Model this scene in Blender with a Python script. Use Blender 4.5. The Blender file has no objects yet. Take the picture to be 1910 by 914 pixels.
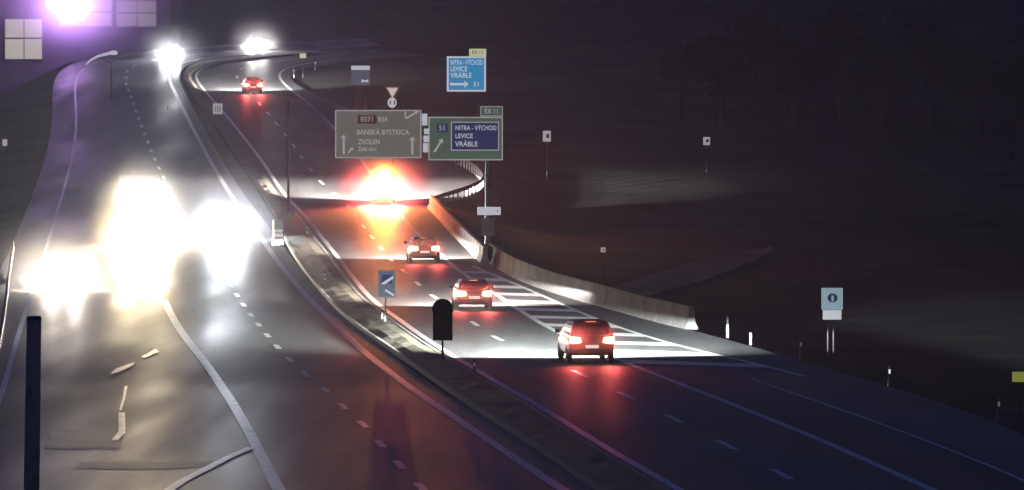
import bpy, bmesh, math, random
from mathutils import Vector, Matrix, Euler
random.seed(7)
R = math.radians
sc = bpy.context.scene
COL = sc.collection

# ------------------------------------------------------------------ camera
F = 955.0 / math.tan(R(5.0))          # focal length in photo pixels (1910 wide)
CAM_Z = 9.05
HORIZON = 290.0
PITCH = math.atan((457.0 - HORIZON) / F)
cam_d = bpy.data.cameras.new('camera')
cam_d.sensor_width = 36.0
cam_d.lens = 18.0 / math.tan(R(5.0))
cam_d.clip_start = 0.5
cam_d.clip_end = 6000.0
cam = bpy.data.objects.new('camera', cam_d)
COL.objects.link(cam)
cam.location = (0, 0, CAM_Z)
cam.rotation_euler = (R(90) - PITCH, 0, 0)
sc.camera = cam

# ------------------------------------------------------------------ night sky
w = bpy.data.worlds.new('World')
sc.world = w
w.use_nodes = True
nt = w.node_tree
bg = nt.nodes['Background']
sky = nt.nodes.new('ShaderNodeTexSky')
sky.sky_type = 'NISHITA'
sky.sun_disc = False
sky.sun_elevation = R(-4.0)
sky.sun_rotation = R(200.0)
tint = nt.nodes.new('ShaderNodeMix')
tint.data_type = 'RGBA'
tint.blend_type = 'MIX'
tint.inputs[0].default_value = 0.93
tint.inputs[7].default_value = (0.028, 0.06, 0.235, 1)
nt.links.new(sky.outputs[0], tint.inputs[6])
nt.links.new(tint.outputs[2], bg.inputs[0])
SKY = 0.36
bg.inputs[1].default_value = SKY

moon_d = bpy.data.lights.new('moon', 'SUN')
moon_d.energy = 0.01
moon_d.angle = R(10)
moon_d.color = (0.6, 0.7, 1.0)
moon = bpy.data.objects.new('moon', moon_d)
COL.objects.link(moon)
moon.rotation_euler = (R(50), 0, R(40))

sc.view_settings.view_transform = 'Standard'
sc.view_settings.look = 'None'
sc.view_settings.exposure = 0.0
sc.view_settings.gamma = 1.0
cy = sc.cycles
cy.use_denoising = True
cy.max_bounces = 4
cy.diffuse_bounces = 2
cy.glossy_bounces = 2
cy.transmission_bounces = 2
cy.volume_bounces = 0
cy.transparent_max_bounces = 8
cy.sample_clamp_indirect = 3.0
cy.volume_step_rate = 2.0
cy.volume_max_steps = 64
cy.caustics_reflective = False
cy.caustics_refractive = False

# power of the lamps (W) and density of the night haze
HEAD = 420000.0
ONC = 17000.0
TAIL = 550.0
HAZE = 0.00023
HAZE_G = 0.75

# ------------------------------------------------------------------ ground profile
NODES = [(-200, -9.05), (60, -9.05), (158, -9.04), (214, -8.6), (232, -8.3), (287, -7.5), (346, -6.1),
         (428, -3.25), (475, -0.43), (574, 6.3), (642, 11.2), (704, 16.1), (840, 26.9), (1200, 58), (2500, 190)]
def _slopes(P):
    n = len(P)
    d = [(P[i + 1][1] - P[i][1]) / (P[i + 1][0] - P[i][0]) for i in range(n - 1)]
    m = [d[0]]
    for i in range(1, n - 1):
        m.append(0.0 if d[i - 1] * d[i] <= 0 else 2 * d[i - 1] * d[i] / (d[i - 1] + d[i]))
    m.append(d[-1])
    return m
_M = _slopes(NODES)
def E(Y):
    Y = max(NODES[0][0], min(NODES[-1][0] - 1, Y))
    for i in range(len(NODES) - 1):
        x0, y0 = NODES[i]; x1, y1 = NODES[i + 1]
        if Y <= x1:
            h = x1 - x0; t = (Y - x0) / h
            return CAM_Z + (2*t**3 - 3*t**2 + 1)*y0 + (t**3 - 2*t**2 + t)*h*_M[i] + (-2*t**3 + 3*t**2)*y1 + (t**3 - t**2)*h*_M[i+1]
def slope(Y):
    return (E(Y + 2) - E(Y - 2)) / 4.0

def ray(px, py):
    v = Vector(((px - 955.0) / F, (457.0 - py) / F, -1.0))
    v.rotate(cam.rotation_euler)
    return v
def ground(px, py, dz=0.0):
    v = ray(px, py)
    def f(Y):
        return CAM_Z + v.z / v.y * Y - E(Y)
    a = 30.0
    while a < 2400 and f(a) > 0:
        a += 4.0
    lo, hi = a - 4.0, a
    for _ in range(30):
        m = (lo + hi) / 2
        if f(m) > 0: lo = m
        else: hi = m
    Y = (lo + hi) / 2
    return Vector((v.x / v.y * Y, Y, E(Y) + dz))
def at(px, py, Y):
    v = ray(px, py)
    return Vector((v.x / v.y * Y, Y, CAM_Z + v.z / v.y * Y))
def PPM(Y):
    return F / Y                      # photo pixels per metre at that depth

def smooth(P, n=12):
    """Catmull-Rom through pixel points"""
    out = []
    for i in range(len(P) - 1):
        p0 = P[max(i - 1, 0)]; p1 = P[i]; p2 = P[i + 1]; p3 = P[min(i + 2, len(P) - 1)]
        for k in range(n):
            t = k / n
            out.append(tuple(0.5 * (2*p1[j] + (p2[j]-p0[j])*t + (2*p0[j]-5*p1[j]+4*p2[j]-p3[j])*t*t + (3*p1[j]-p0[j]-3*p2[j]+p3[j])*t**3) for j in (0, 1)))
    out.append(P[-1])
    return out
def resample(W, step):
    out = [W[0].copy()]; acc = 0.0
    for a, b in zip(W, W[1:]):
        L = (b - a).length
        if L < 1e-6: continue
        s = step - acc
        while s <= L:
            out.append(a.lerp(b, s / L)); s += step
        acc = (acc + L) % step if s - step <= L else acc + L
        acc = L - (s - step)
    if (out[-1] - W[-1]).length > 0.3: out.append(W[-1].copy())
    return out
def line(P, step=4.0, dz=0.0, ext=None):
    W = [ground(x, y) for x, y in smooth(P)]
    # carry the line on towards the camera, past the bottom of the frame
    if ext:
        d = (W[0] - W[1]).normalized()
        d.z = 0
        W = [Vector((W[0].x + d.x * ext, W[0].y + d.y * ext, 0))] + W
    W = resample(W, step)
    # smooth sideways wobble left by reading the points off a picture
    for _ in range(6):
        Q = [p.copy() for p in W]
        for i in range(1, len(W) - 1):
            W[i] = (Q[i-1] + Q[i]*2 + Q[i+1]) / 4
    for p in W:
        p.z = E(p.y) + dz
    return W
def normals(W):
    N = []
    for i in range(len(W)):
        d = W[min(i + 1, len(W) - 1)] - W[max(i - 1, 0)]
        d.z = 0; d.normalize()
        N.append(Vector((d.y, -d.x, 0)))      # to the right of travel
    return N
def shift(W, off, dz=0.0):
    N = normals(W)
    O = [p + n * off for p, n in zip(W, N)]
    for p in O: p.z = E(p.y) + dz
    return O
def x_at(W, Y):
    for a, b in zip(W, W[1:]):
        if (a.y - Y) * (b.y - Y) <= 0 and abs(a.y - b.y) > 1e-6:
            t = (Y - a.y) / (b.y - a.y)
            return a.x + (b.x - a.x) * t
    return W[0].x if abs(W[0].y - Y) < abs(W[-1].y - Y) else W[-1].x

# ------------------------------------------------------------------ materials
MATS = {}
def mat(name, col, rough=0.6, metal=0.0, emit=None, estr=0.0, noise=0.0, scale=5.0, bump=0.0, bscale=40.0, spec=0.5, coat=0.0, col2=None, rvar=0.0, trans=0.0, stretch=None, grain=0.0):
    if name in MATS: return MATS[name]
    m = bpy.data.materials.new(name); m.use_nodes = True
    t = m.node_tree; b = t.nodes['Principled BSDF']
    b.inputs['Base Color'].default_value = (*col, 1)
    b.inputs['Roughness'].default_value = rough
    b.inputs['Metallic'].default_value = metal
    b.inputs['Specular IOR Level'].default_value = spec
    b.inputs['Coat Weight'].default_value = coat
    b.inputs['Transmission Weight'].default_value = trans
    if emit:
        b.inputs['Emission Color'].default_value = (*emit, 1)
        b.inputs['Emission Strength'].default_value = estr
    if noise or bump or rvar:
        tc = t.nodes.new('ShaderNodeTexCoord')
        src = tc.outputs['Object']
        if stretch:
            mp = t.nodes.new('ShaderNodeMapping'); mp.inputs['Scale'].default_value = stretch
            t.links.new(src, mp.inputs[0]); src = mp.outputs[0]
    if noise:
        n = t.nodes.new('ShaderNodeTexNoise'); n.inputs['Scale'].default_value = scale
        n.inputs['Detail'].default_value = 8; n.inputs['Roughness'].default_value = 0.65
        t.links.new(src, n.inputs['Vector'])
        r = t.nodes.new('ShaderNodeValToRGB')
        c2 = col2 or tuple(c * (1 - noise) for c in col)
        r.color_ramp.elements[0].position = 0.35; r.color_ramp.elements[0].color = (*c2, 1)
        r.color_ramp.elements[1].position = 0.65; r.color_ramp.elements[1].color = (*[min(1, c * (1 + noise * 0.5)) for c in col], 1)
        t.links.new(n.outputs['Fac'], r.inputs[0]); t.links.new(r.outputs[0], b.inputs['Base Color'])
        if grain:
            g = t.nodes.new('ShaderNodeTexNoise'); g.inputs['Scale'].default_value = 3.0; g.inputs['Detail'].default_value = 6; g.inputs['Roughness'].default_value = 0.8
            mpg = t.nodes.new('ShaderNodeMapping'); mpg.inputs['Scale'].default_value = (1, 0.22, 1)
            t.links.new(tc.outputs['Object'], mpg.inputs[0]); t.links.new(mpg.outputs[0], g.inputs['Vector'])
            gr = t.nodes.new('ShaderNodeMapRange'); gr.inputs[1].default_value = 0.3; gr.inputs[2].default_value = 0.7
            gr.inputs[3].default_value = 1 - grain; gr.inputs[4].default_value = 1 + grain
            t.links.new(g.outputs['Fac'], gr.inputs[0])
            vm = t.nodes.new('ShaderNodeVectorMath'); vm.operation = 'SCALE'
            t.links.new(r.outputs[0], vm.inputs[0]); t.links.new(gr.outputs[0], vm.inputs['Scale']); t.links.new(vm.outputs[0], b.inputs['Base Color'])
    if rvar:
        n3 = t.nodes.new('ShaderNodeTexNoise'); n3.inputs['Scale'].default_value = scale * 0.6; n3.inputs['Detail'].default_value = 5
        t.links.new(src, n3.inputs['Vector'])
        mr = t.nodes.new('ShaderNodeMapRange')
        mr.inputs[1].default_value = 0.3; mr.inputs[2].default_value = 0.7
        mr.inputs[3].default_value = rough - rvar; mr.inputs[4].default_value = rough + rvar
        t.links.new(n3.outputs['Fac'], mr.inputs[0]); t.links.new(mr.outputs[0], b.inputs['Roughness'])
    if bump:
        n2 = t.nodes.new('ShaderNodeTexNoise'); n2.inputs['Scale'].default_value = bscale; n2.inputs['Detail'].default_value = 4
        t.links.new(src, n2.inputs['Vector'])
        bp = t.nodes.new('ShaderNodeBump'); bp.inputs['Strength'].default_value = bump; bp.inputs['Distance'].default_value = 0.02
        t.links.new(n2.outputs['Fac'], bp.inputs['Height']); t.links.new(bp.outputs[0], b.inputs['Normal'])
    MATS[name] = m
    return m
M_ASPH = mat('asphalt', (0.075, 0.075, 0.078), 0.55, noise=0.4, scale=0.5, bump=0.35, bscale=16, rvar=0.1, stretch=(1, 0.08, 1), spec=0.35, grain=0.35)
M_ASPHD = mat('asphalt_damp', (0.085, 0.083, 0.08), 0.49, noise=0.4, scale=0.45, bump=0.3, bscale=16, rvar=0.13, stretch=(1, 0.06, 1), grain=0.35)
M_ASPH2 = mat('asphalt_new', (0.045, 0.045, 0.048), 0.58, noise=0.3, scale=0.4, bump=0.25, bscale=30, rvar=0.1, stretch=(1, 0.12, 1))
M_ASPH3 = mat('asphalt_shoulder', (0.1, 0.098, 0.1), 0.6, noise=0.3, scale=0.5, bump=0.25, bscale=30, rvar=0.08, stretch=(1, 0.15, 1))
M_PAINT = mat('road_paint', (0.82, 0.82, 0.8), 0.42, noise=0.3, scale=1.6, bump=0.25, bscale=30)
M_GRASS = mat('night_grass', (0.036, 0.042, 0.036), 0.95, noise=0.6, scale=0.12, col2=(0.012, 0.016, 0.015), bump=0.9, bscale=1.3, spec=0.1)
M_MEDIAN = mat('median_gravel', (0.2, 0.17, 0.13), 0.9, noise=0.5, scale=1.2, col2=(0.1, 0.09, 0.06), bump=1.0, bscale=6, spec=0.2)
M_KERB = mat('kerb_concrete', (0.26, 0.25, 0.24), 0.85, noise=0.3, scale=2, bump=0.3)
M_CONC = mat('barrier_concrete', (0.3, 0.28, 0.26), 0.85, noise=0.45, scale=0.9, bump=0.4, bscale=8)
M_STEEL = mat('galvanised_steel', (0.22, 0.22, 0.23), 0.5, 0.7, noise=0.3, scale=3, bump=0.05)
M_DARKSTEEL = mat('weathered_steel', (0.1, 0.1, 0.11), 0.55, 0.6, noise=0.4, scale=4)
M_SIGNBACK = mat('sign_back', (0.05, 0.05, 0.052), 0.6, 0.3, noise=0.3, scale=3)
M_TYRE = mat('rubber', (0.02, 0.02, 0.02), 0.8)
M_RIM = mat('alloy', (0.5, 0.5, 0.52), 0.3, 0.9)
M_GLASS = mat('car_glass', (0.01, 0.011, 0.014), 0.06, 0.0, spec=0.6)
M_TRIM = mat('black_trim', (0.018, 0.018, 0.02), 0.5)
M_TAIL = mat('tail_light', (0.4, 0.02, 0.02), 0.2, emit=(1.0, 0.46, 0.2), estr=24)
M_BRAKE = mat('brake_light', (0.4, 0.02, 0.02), 0.2, emit=(1.0, 0.2, 0.08), estr=4)
M_AMBER = mat('amber_beacon', (0.6, 0.3, 0.02), 0.2, emit=(1.0, 0.5, 0.06), estr=60)
M_HEADC = mat('headlight_cool', (0.9, 0.9, 0.9), 0.1, emit=(0.86, 0.93, 1.0), estr=160)
M_HEADW = mat('headlight_warm', (0.9, 0.9, 0.85), 0.1, emit=(1.0, 0.9, 0.68), estr=160)
M_PLATE = mat('lit_number_plate', (0.8, 0.8, 0.78), 0.5, emit=(1.0, 0.9, 0.78), estr=0.9)
M_INK = mat('black_ink', (0.015, 0.015, 0.015), 0.7)

# ------------------------------------------------------------------ mesh helpers
class MB:
    def __init__(s): s.v = []; s.f = []
    def quad(s, a, b, c, d):
        n = len(s.v); s.v += [tuple(a), tuple(b), tuple(c), tuple(d)]; s.f.append((n, n+1, n+2, n+3)); return s
    def poly(s, pts):
        n = len(s.v); s.v += [tuple(p) for p in pts]; s.f.append(tuple(range(n, n + len(pts)))); return s
    def box(s, x0, x1, y0, y1, z0, z1, taper=0.0):
        n = len(s.v); t = taper
        s.v += [(x0,y0,z0),(x1,y0,z0),(x1,y1,z0),(x0,y1,z0),(x0+t,y0+t,z1),(x1-t,y0+t,z1),(x1-t,y1-t,z1),(x0+t,y1-t,z1)]
        s.f += [tuple(n + i for i in q) for q in ((0,3,2,1),(4,5,6,7),(0,1,5,4),(1,2,6,5),(2,3,7,6),(3,0,4,7))]; return s
    def prism(s, pts, y0, y1):
        """polygon in x,z pushed from y0 to y1 (y0 the side that looks at -y)"""
        n = len(s.v); k = len(pts)
        s.v += [(x, y0, z) for x, z in pts] + [(x, y1, z) for x, z in pts]
        s.f.append(tuple(n + i for i in range(k))); s.f.append(tuple(n + k + i for i in reversed(range(k))))
        for i in range(k):
            j = (i + 1) % k
            s.f.append((n + j, n + i, n + k + i, n + k + j))
        return s
    def tube(s, pts, r, seg=10, cap=True):
        pts = [Vector(p) for p in pts]; rs = r if isinstance(r, (list, tuple)) else [r] * len(pts)
        n0 = len(s.v)
        for i, p in enumerate(pts):
            d = (pts[min(i+1, len(pts)-1)] - pts[max(i-1, 0)]).normalized()
            a = d.orthogonal().normalized() if abs(d.z) < 0.9 else Vector((1, 0, 0))
            a = (a - d * a.dot(d)).normalized(); b = d.cross(a)
            for k in range(seg):
                an = 2 * math.pi * k / seg
                s.v.append(tuple(p + (a * math.cos(an) + b * math.sin(an)) * rs[i]))
        for i in range(len(pts) - 1):
            for k in range(seg):
                a0 = n0 + i*seg + k; a1 = n0 + i*seg + (k+1) % seg
                s.f.append((a0, a1, a1 + seg, a0 + seg))
        if cap:
            s.f.append(tuple(n0 + k for k in reversed(range(seg))))
            s.f.append(tuple(n0 + (len(pts)-1)*seg + k for k in range(seg)))
        return s
    def loft(s, rings, cap=True):
        n0 = len(s.v); k = len(rings[0])
        for r in rings: s.v += [tuple(p) for p in r]
        for i in range(len(rings) - 1):
            for j in range(k):
                a = n0 + i*k + j; b = n0 + i*k + (j+1) % k
                s.f.append((a, b, b + k, a + k))
        if cap:
            s.f.append(tuple(n0 + j for j in reversed(range(k)))); s.f.append(tuple(n0 + (len(rings)-1)*k + j for j in range(k)))
        return s
    def build(s, name, m, parent=None, loc=None, smooth=False, bevel=0.0):
        me = bpy.data.meshes.new(name); me.from_pydata(s.v, [], s.f); me.materials.append(m)
        bm = bmesh.new(); bm.from_mesh(me)
        bmesh.ops.recalc_face_normals(bm, faces=bm.faces)
        if bevel:
            bmesh.ops.remove_doubles(bm, verts=bm.verts, dist=1e-5)
            bmesh.ops.bevel(bm, geom=[e for e in bm.edges if len(e.link_faces) == 2 and e.calc_face_angle(0) > 0.5], offset=bevel, segments=2, affect='EDGES', clamp_overlap=True)
        bm.to_mesh(me); bm.free()
        if smooth:
            for p in me.polygons: p.use_smooth = True
        o = bpy.data.objects.new(name, me); COL.objects.link(o)
        if parent is not None: o.parent = parent
        if loc is not None: o.location = loc
        return o
def tag(o, label=None, cat=None, group=None, kind=None):
    if label: o['label'] = label
    if cat: o['category'] = cat
    if group: o['group'] = group
    if kind: o['kind'] = kind
    return o
def empty(name, loc, rot=(0, 0, 0)):
    o = bpy.data.objects.new(name, None); COL.objects.link(o)
    o.location = loc; o.rotation_euler = rot; o.empty_display_size = 0.2
    return o
def copy_tree(o, parent=None):
    c = o.copy(); COL.objects.link(c); c.parent = parent
    for ch in list(o.children): copy_tree(ch, c)
    return c
def text(body, size, m, parent, loc, name='lettering', wide=1.0, align='CENTER'):
    cu = bpy.data.curves.new(name, 'FONT'); cu.body = body; cu.size = size; cu.align_x = align; cu.align_y = 'CENTER'; cu.offset = size * 0.012
    tmp = bpy.data.objects.new('tmp_text', cu); COL.objects.link(tmp)
    dg = bpy.context.evaluated_depsgraph_get()
    me = bpy.data.meshes.new_from_object(tmp.evaluated_get(dg))
    bpy.data.objects.remove(tmp)
    me.materials.clear(); me.materials.append(m); me.name = name
    o = bpy.data.objects.new(name, me); COL.objects.link(o); o.parent = parent
    o.location = loc; o.rotation_euler = (R(90), 0, 0); o.scale = (wide, 1, 1)
    return o

def strip(name, A, B, m, dz=0.0, parent=None):
    n = min(len(A), len(B)); mb = MB()
    for p, q in zip(A[:n], B[:n]):
        mb.v += [(p.x, p.y, E(p.y) + dz), (q.x, q.y, E(q.y) + dz)]
    for i in range(n - 1):
        mb.f.append((2*i, 2*i+1, 2*i+3, 2*i+2))
    return mb.build(name, m, parent)
def match(W, n):
    """n points evenly spaced along W"""
    L = [0.0]
    for a, b in zip(W, W[1:]): L.append(L[-1] + (b - a).length)
    out = []; j = 0
    for i in range(n):
        s = L[-1] * i / (n - 1)
        while j < len(L) - 2 and L[j + 1] < s: j += 1
        t = (s - L[j]) / max(1e-6, L[j + 1] - L[j])
        out.append(W[j].lerp(W[j + 1], min(1, max(0, t))))
    return out

# ------------------------------------------------------------------ lines of the road, read as points on the ground
P_RIGHT_EDGE = [(1990, 842), (1910, 812), (1870, 792), (1760, 752), (1660, 720), (1490, 672), (1360, 634), (1290, 616), (1150, 577), (1000, 532), (918, 495), (860, 445), (812, 396), (838, 376), (880, 361), (905, 347), (885, 326), (845, 303), (780, 268), (700, 225), (620, 190), (580, 172), (552, 158), (540, 146), (545, 134), (565, 126), (620, 118), (700, 111), (800, 102)]
P_L_R = [(1310, 940), (1250, 903), (1130, 835), (1030, 772), (900, 697), (830, 655), (780, 622), (740, 592), (690, 555), (630, 480), (590, 430), (560, 393), (530, 362), (487, 298), (430, 225), (400, 190), (380, 167), (367, 150), (365, 136), (383, 123), (430, 114), (500, 108), (590, 101), (700, 93)]
P_SOLID = [(1790, 937), (1735, 912), (1600, 851), (1490, 803), (1380, 760), (1250, 708), (1150, 671), (1050, 625), (990, 592), (930, 552), (860, 508), (815, 468), (770, 428), (742, 392), (715, 358), (690, 320), (655, 275), (610, 225), (575, 192), (545, 170), (528, 154), (518, 143), (524, 131), (545, 122), (600, 113), (700, 105)]
P_R_L = [(1105, 950), (1050, 914), (940, 840), (850, 780), (760, 719), (680, 657), (600, 580), (545, 522), (500, 462), (465, 410), (430, 362), (392, 300), (355, 230), (330, 180), (318, 155), (316, 138), (332, 120), (378, 107), (470, 99), (590, 91), (700, 84)]
P_L_EDGE = [(-140, 1000), (-60, 880), (0, 740), (30, 640), (60, 540), (84, 470), (105, 400), (128, 320), (140, 260), (142, 210), (140, 175), (142, 150), (155, 128), (200, 110), (280, 96), (420, 86), (600, 78), (700, 72)]
P_MAIN_LEFT = [(540, 952), (520, 914), (445, 770), (385, 680), (332, 610), (298, 540), (268, 470), (236, 400)]
P_GORE_RIGHT = [(1500, 702), (1400, 676), (1310, 656), (1220, 632), (1130, 602), (1060, 573), (985, 540), (930, 517), (880, 496)]
P_OUTER = [(1990, 935), (1910, 895), (1770, 838), (1600, 775), (1430, 717), (1400, 706)]
P_MED_L = [(1172, 950), (1115, 914), (1010, 840), (915, 780), (825, 719), (740, 660), (655, 600), (596, 540), (545, 470), (522, 420), (495, 375), (445, 302), (398, 232), (370, 190), (350, 163), (341, 146), (345, 130), (370, 116), (420, 108), (500, 102), (590, 95), (700, 88)]

L_R = line(P_L_R, ext=120); SOLID = line(P_SOLID, ext=120); R_L = line(P_R_L, ext=120)
R_EDGE = line(P_RIGHT_EDGE, ext=110); L_EDGE = line(P_L_EDGE, ext=110); MED_L = line(P_MED_L, ext=120)
MAIN_LEFT = line(P_MAIN_LEFT, ext=60); GORE_R = line(P_GORE_RIGHT, step=2.0); OUTER = line(P_OUTER, ext=60)
PAVE_L = shift(L_EDGE, -2.2)

# ------------------------------------------------------------------ terrain
def sstep(a, b, x):
    t = max(0.0, min(1.0, (x - a) / (b - a))); return t * t * (3 - 2 * t)
XR = [(Y, x_at(R_EDGE, Y)) for Y in range(30, 1600, 6)]
XL = [(Y, x_at(PAVE_L, Y)) for Y in range(30, 1600, 6)]
def lut(T, Y):
    i = int((Y - 30) // 6); i = max(0, min(len(T) - 1, i)); return T[i][1]
E585 = E(585)
def terrain(X, Y):
    z = E(Y) - 0.14
    xr, xl = lut(XR, Y), lut(XL, Y)
    if 575 < Y < 900: xr += 70 * sstep(575, 640, Y)
    dr, dl = X - xr, xl - X
    if dr > 0:
        wgt = sstep(8, 70, dr)
        z -= 1.1 * sstep(0.6, 6, dr) * sstep(700, 560, Y)
        z += wgt * (1.4 * math.sin(X * 0.045 + Y * 0.017) + 1.0 * math.sin(X * 0.021 - Y * 0.03 + 1.0) + 0.5 * math.sin(X * 0.11 + Y * 0.07))
        z += wgt * 0.02 * max(0, dr - 30) * sstep(260, 500, Y)
    if dl > 0:
        wgt = sstep(0.5, 20, dl)
        z -= 0.8 * sstep(0.5, 5, dl)
        if 560 < Y:
            low = E585 - 1.4 + (Y - 585) * 0.006
            k = sstep(1.0, 9.0, dl) * sstep(560, 610, Y) * (1 - sstep(740, 960, Y))
            z = z * (1 - k) + min(z, low) * k
        z += wgt * 0.5 * math.sin(X * 0.06 + Y * 0.023) * (1 - sstep(560, 640, Y))
    return z
xs = [-420 + 12 * i for i in range(27)] + [-96 + 2.2 * i for i in range(88)] + [97.6 + 11 * i for i in range(1, 38)]
ys = [10 + 5 * i for i in range(28)] + [150 + 2.6 * i for i in range(231)] + [750 + 25 * i for i in range(1, 38)]
mb = MB()
for Y in ys:
    for X in xs: mb.v.append((X, Y, terrain(X, Y)))
nx = len(xs)
for j in range(len(ys) - 1):
    for i in range(nx - 1):
        a = j * nx + i; mb.f.append((a, a + 1, a + 1 + nx, a + nx))
terr = mb.build('terrain', M_GRASS, smooth=True)
tag(terr, 'dark grassy hillside around the motorway', kind='structure')

# ------------------------------------------------------------------ carriageways
N = 260
def strip_between(name, A, B, m, dz, label):
    a, b = match(A, N), match(B, N)
    mbx = MB()
    for p, q in zip(a, b):
        for t in (0, 0.34, 0.67, 1):
            r = p.lerp(q, t); mbx.v.append((r.x, r.y, E(r.y) + dz))
    for i in range(N - 1):
        for k in range(3):
            s = 4 * i + k; mbx.f.append((s, s + 1, s + 5, s + 4))
    o = mbx.build(name, m); tag(o, label, kind='structure'); return o
ROAD_R = strip_between('road_outbound', shift(L_R, -0.5), R_EDGE, M_ASPH, 0.0, 'asphalt carriageway leading away uphill')
ROAD_L = strip_between('road_oncoming', PAVE_L, shift(R_L, 1.0), M_ASPHD, 0.0, 'asphalt carriageway with oncoming traffic')
# darker strip of newer asphalt for the ending lane and paler shoulder
o_in = [p for p in SOLID if p.y < 236]; o_out = [p for p in OUTER if p.y < 236]
lane = strip('surface_dressing', match(shift(o_in, 0.25), 40), match(o_out, 40), M_ASPH2, 0.005, ROAD_R)
sh = [p for p in R_EDGE if p.y < 236]
strip('shoulder_surface', match(shift(o_out, 0.05), 40), match(shift(sh, -0.1), 40), M_ASPH3, 0.005, ROAD_R)

# median: raised strip with kerb stones
a, b = match(MED_L, N), match(shift(L_R, -0.55), N)
mb = MB()
for i, (p, q) in enumerate(zip(a, b)):
    for t, dz in ((0, -0.1), (0.0, 0.13), (0.3, 0.17), (0.65, 0.18), (1, 0.13), (1, -0.1)):
        r = p.lerp(q, t); dzz = dz + (random.uniform(-.02, .03) if 0.15 < dz else 0)
        mb.v.append((r.x, r.y, E(r.y) + dzz))
for i in range(N - 1):
    for k in range(5):
        s = 6 * i + k; mb.f.append((s, s + 1, s + 7, s + 6))
MEDIAN = mb.build('median_strip', M_MEDIAN); tag(MEDIAN, 'raised gravel median between the carriageways', kind='structure')
# kerb stones along the near part of the median, one by one
for side, W in ((0, MED_L), (1, shift(L_R, -0.55))):
    Q = [p for p in resample(W, 2.0) if 150 < p.y < 430]
    for i, (p, q) in enumerate(zip(Q, Q[1:])):
        d = (q - p); L = d.length
        key = 'kerb_stone'
        me = bpy.data.meshes.get('kerb_stone_mesh')
        if me is None:
            t_ = MB().box(-0.08, 0.08, 0, 1.98, -0.1, 0.15).build('kerb_stone_mesh', M_KERB, bevel=0.02); me = t_.data; me.name = 'kerb_stone_mesh'; bpy.data.objects.remove(t_)
        o = bpy.data.objects.new('kerb_stone', me); COL.objects.link(o); o.parent = MEDIAN
        o.location = (p.x, p.y, E(p.y)); o.scale = (1, L / 2.0, 1)
        o.rotation_euler = (math.atan2(q.z - p.z, math.hypot(d.x, d.y)), 0, -math.atan2(d.x, d.y))

# ------------------------------------------------------------------ painted markings
def paint_line(name, W, wdt, parent, dz=0.011):
    A, B = shift(W, -wdt / 2), shift(W, wdt / 2)
    return strip(name, A, B, M_PAINT, dz, parent)
paint_line('edge_line', L_R, 0.28, ROAD_R)
paint_line('solid_line', SOLID, 0.28, ROAD_R)
paint_line('edge_line', R_L, 0.34, ROAD_L)
paint_line('edge_line', L_EDGE, 0.22, ROAD_L)
paint_line('solid_line', [p for p in MAIN_LEFT if p.y < 300], 0.36, ROAD_L)
paint_line('solid_line', GORE_R, 0.26, ROAD_R)
paint_line('edge_line', OUTER, 0.14, ROAD_R, dz=0.013)
def dashes(A, B, t, parent, period, length, y0, y1, wdt=0.16, phase=0.0):
    a, b = match(A, 400), match(B, 400)
    W = resample([p.lerp(q, t) for p, q in zip(a, b)], 1.0)
    s = phase
    while s + length < len(W) - 1:
        i0, i1 = int(s), int(s + length)
        if y0 < W[i0].y < y1:
            paint_line('lane_dash', [p.copy() for p in W[i0:i1 + 1]], wdt, parent)
        s += period
# the dashed line of the right-hand carriageway through the points the photo shows
P_DASH_R = [(1600, 965), (1495, 905), (1350, 828), (1240, 773), (1140, 725), (1068, 691), (985, 655), (925, 630), (868, 592), (797, 545), (775, 525), (735, 490), (710, 462), (680, 425), (650, 385), (610, 350), (585, 325), (545, 268), (500, 212), (465, 172), (448, 152), (442, 140), (455, 126), (500, 116), (590, 108)]
DASH_R = line(P_DASH_R, step=1.0)
P_DASH_L = [(800, 925), (760, 883), (720, 840), (685, 800), (655, 772), (625, 745), (597, 720), (570, 698), (520, 650), (470, 590), (428, 530), (385, 465), (350, 410), (322, 362), (290, 300), (262, 230), (244, 180), (235, 150), (250, 122), (330, 106), (450, 92), (590, 84)]
DASH_L = line(P_DASH_L, step=1.0)
for W, par, period, ln in ((DASH_R, ROAD_R, 15, 5), (DASH_L, ROAD_L, 11, 4)):
    s = 2
    while s + ln < len(W):
        paint_line('lane_dash', [p.copy() for p in W[s:s + ln + 1]], 0.24, par); s += period
# hatched area between the solid line and the edge line
y = 233.0
while y < 330:
    xa0, xa1 = x_at(SOLID, y), x_at(SOLID, y + 3.2)
    run = max(0.3, (x_at(GORE_R, y) - xa0))
    yb = y - run * 0.7
    xb0, xb1 = x_at(GORE_R, yb), x_at(GORE_R, yb + 3.2)
    if xb0 - xa0 > 0.35:
        mbh = MB()
        for k in range(6):
            t = k / 5
            for X, Y in ((xa0 + (xb0 - xa0) * t, y + (yb - y) * t), (xa1 + (xb1 - xa1) * t, y + 3.2 + (yb - y) * t)):
                mbh.v.append((X, Y, E(Y) + 0.012))
        for k in range(5): mbh.f.append((2*k, 2*k+2, 2*k+3, 2*k+1))
        mbh.build('hatch_stripe', M_PAINT, ROAD_R)
    y += 8.6
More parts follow.
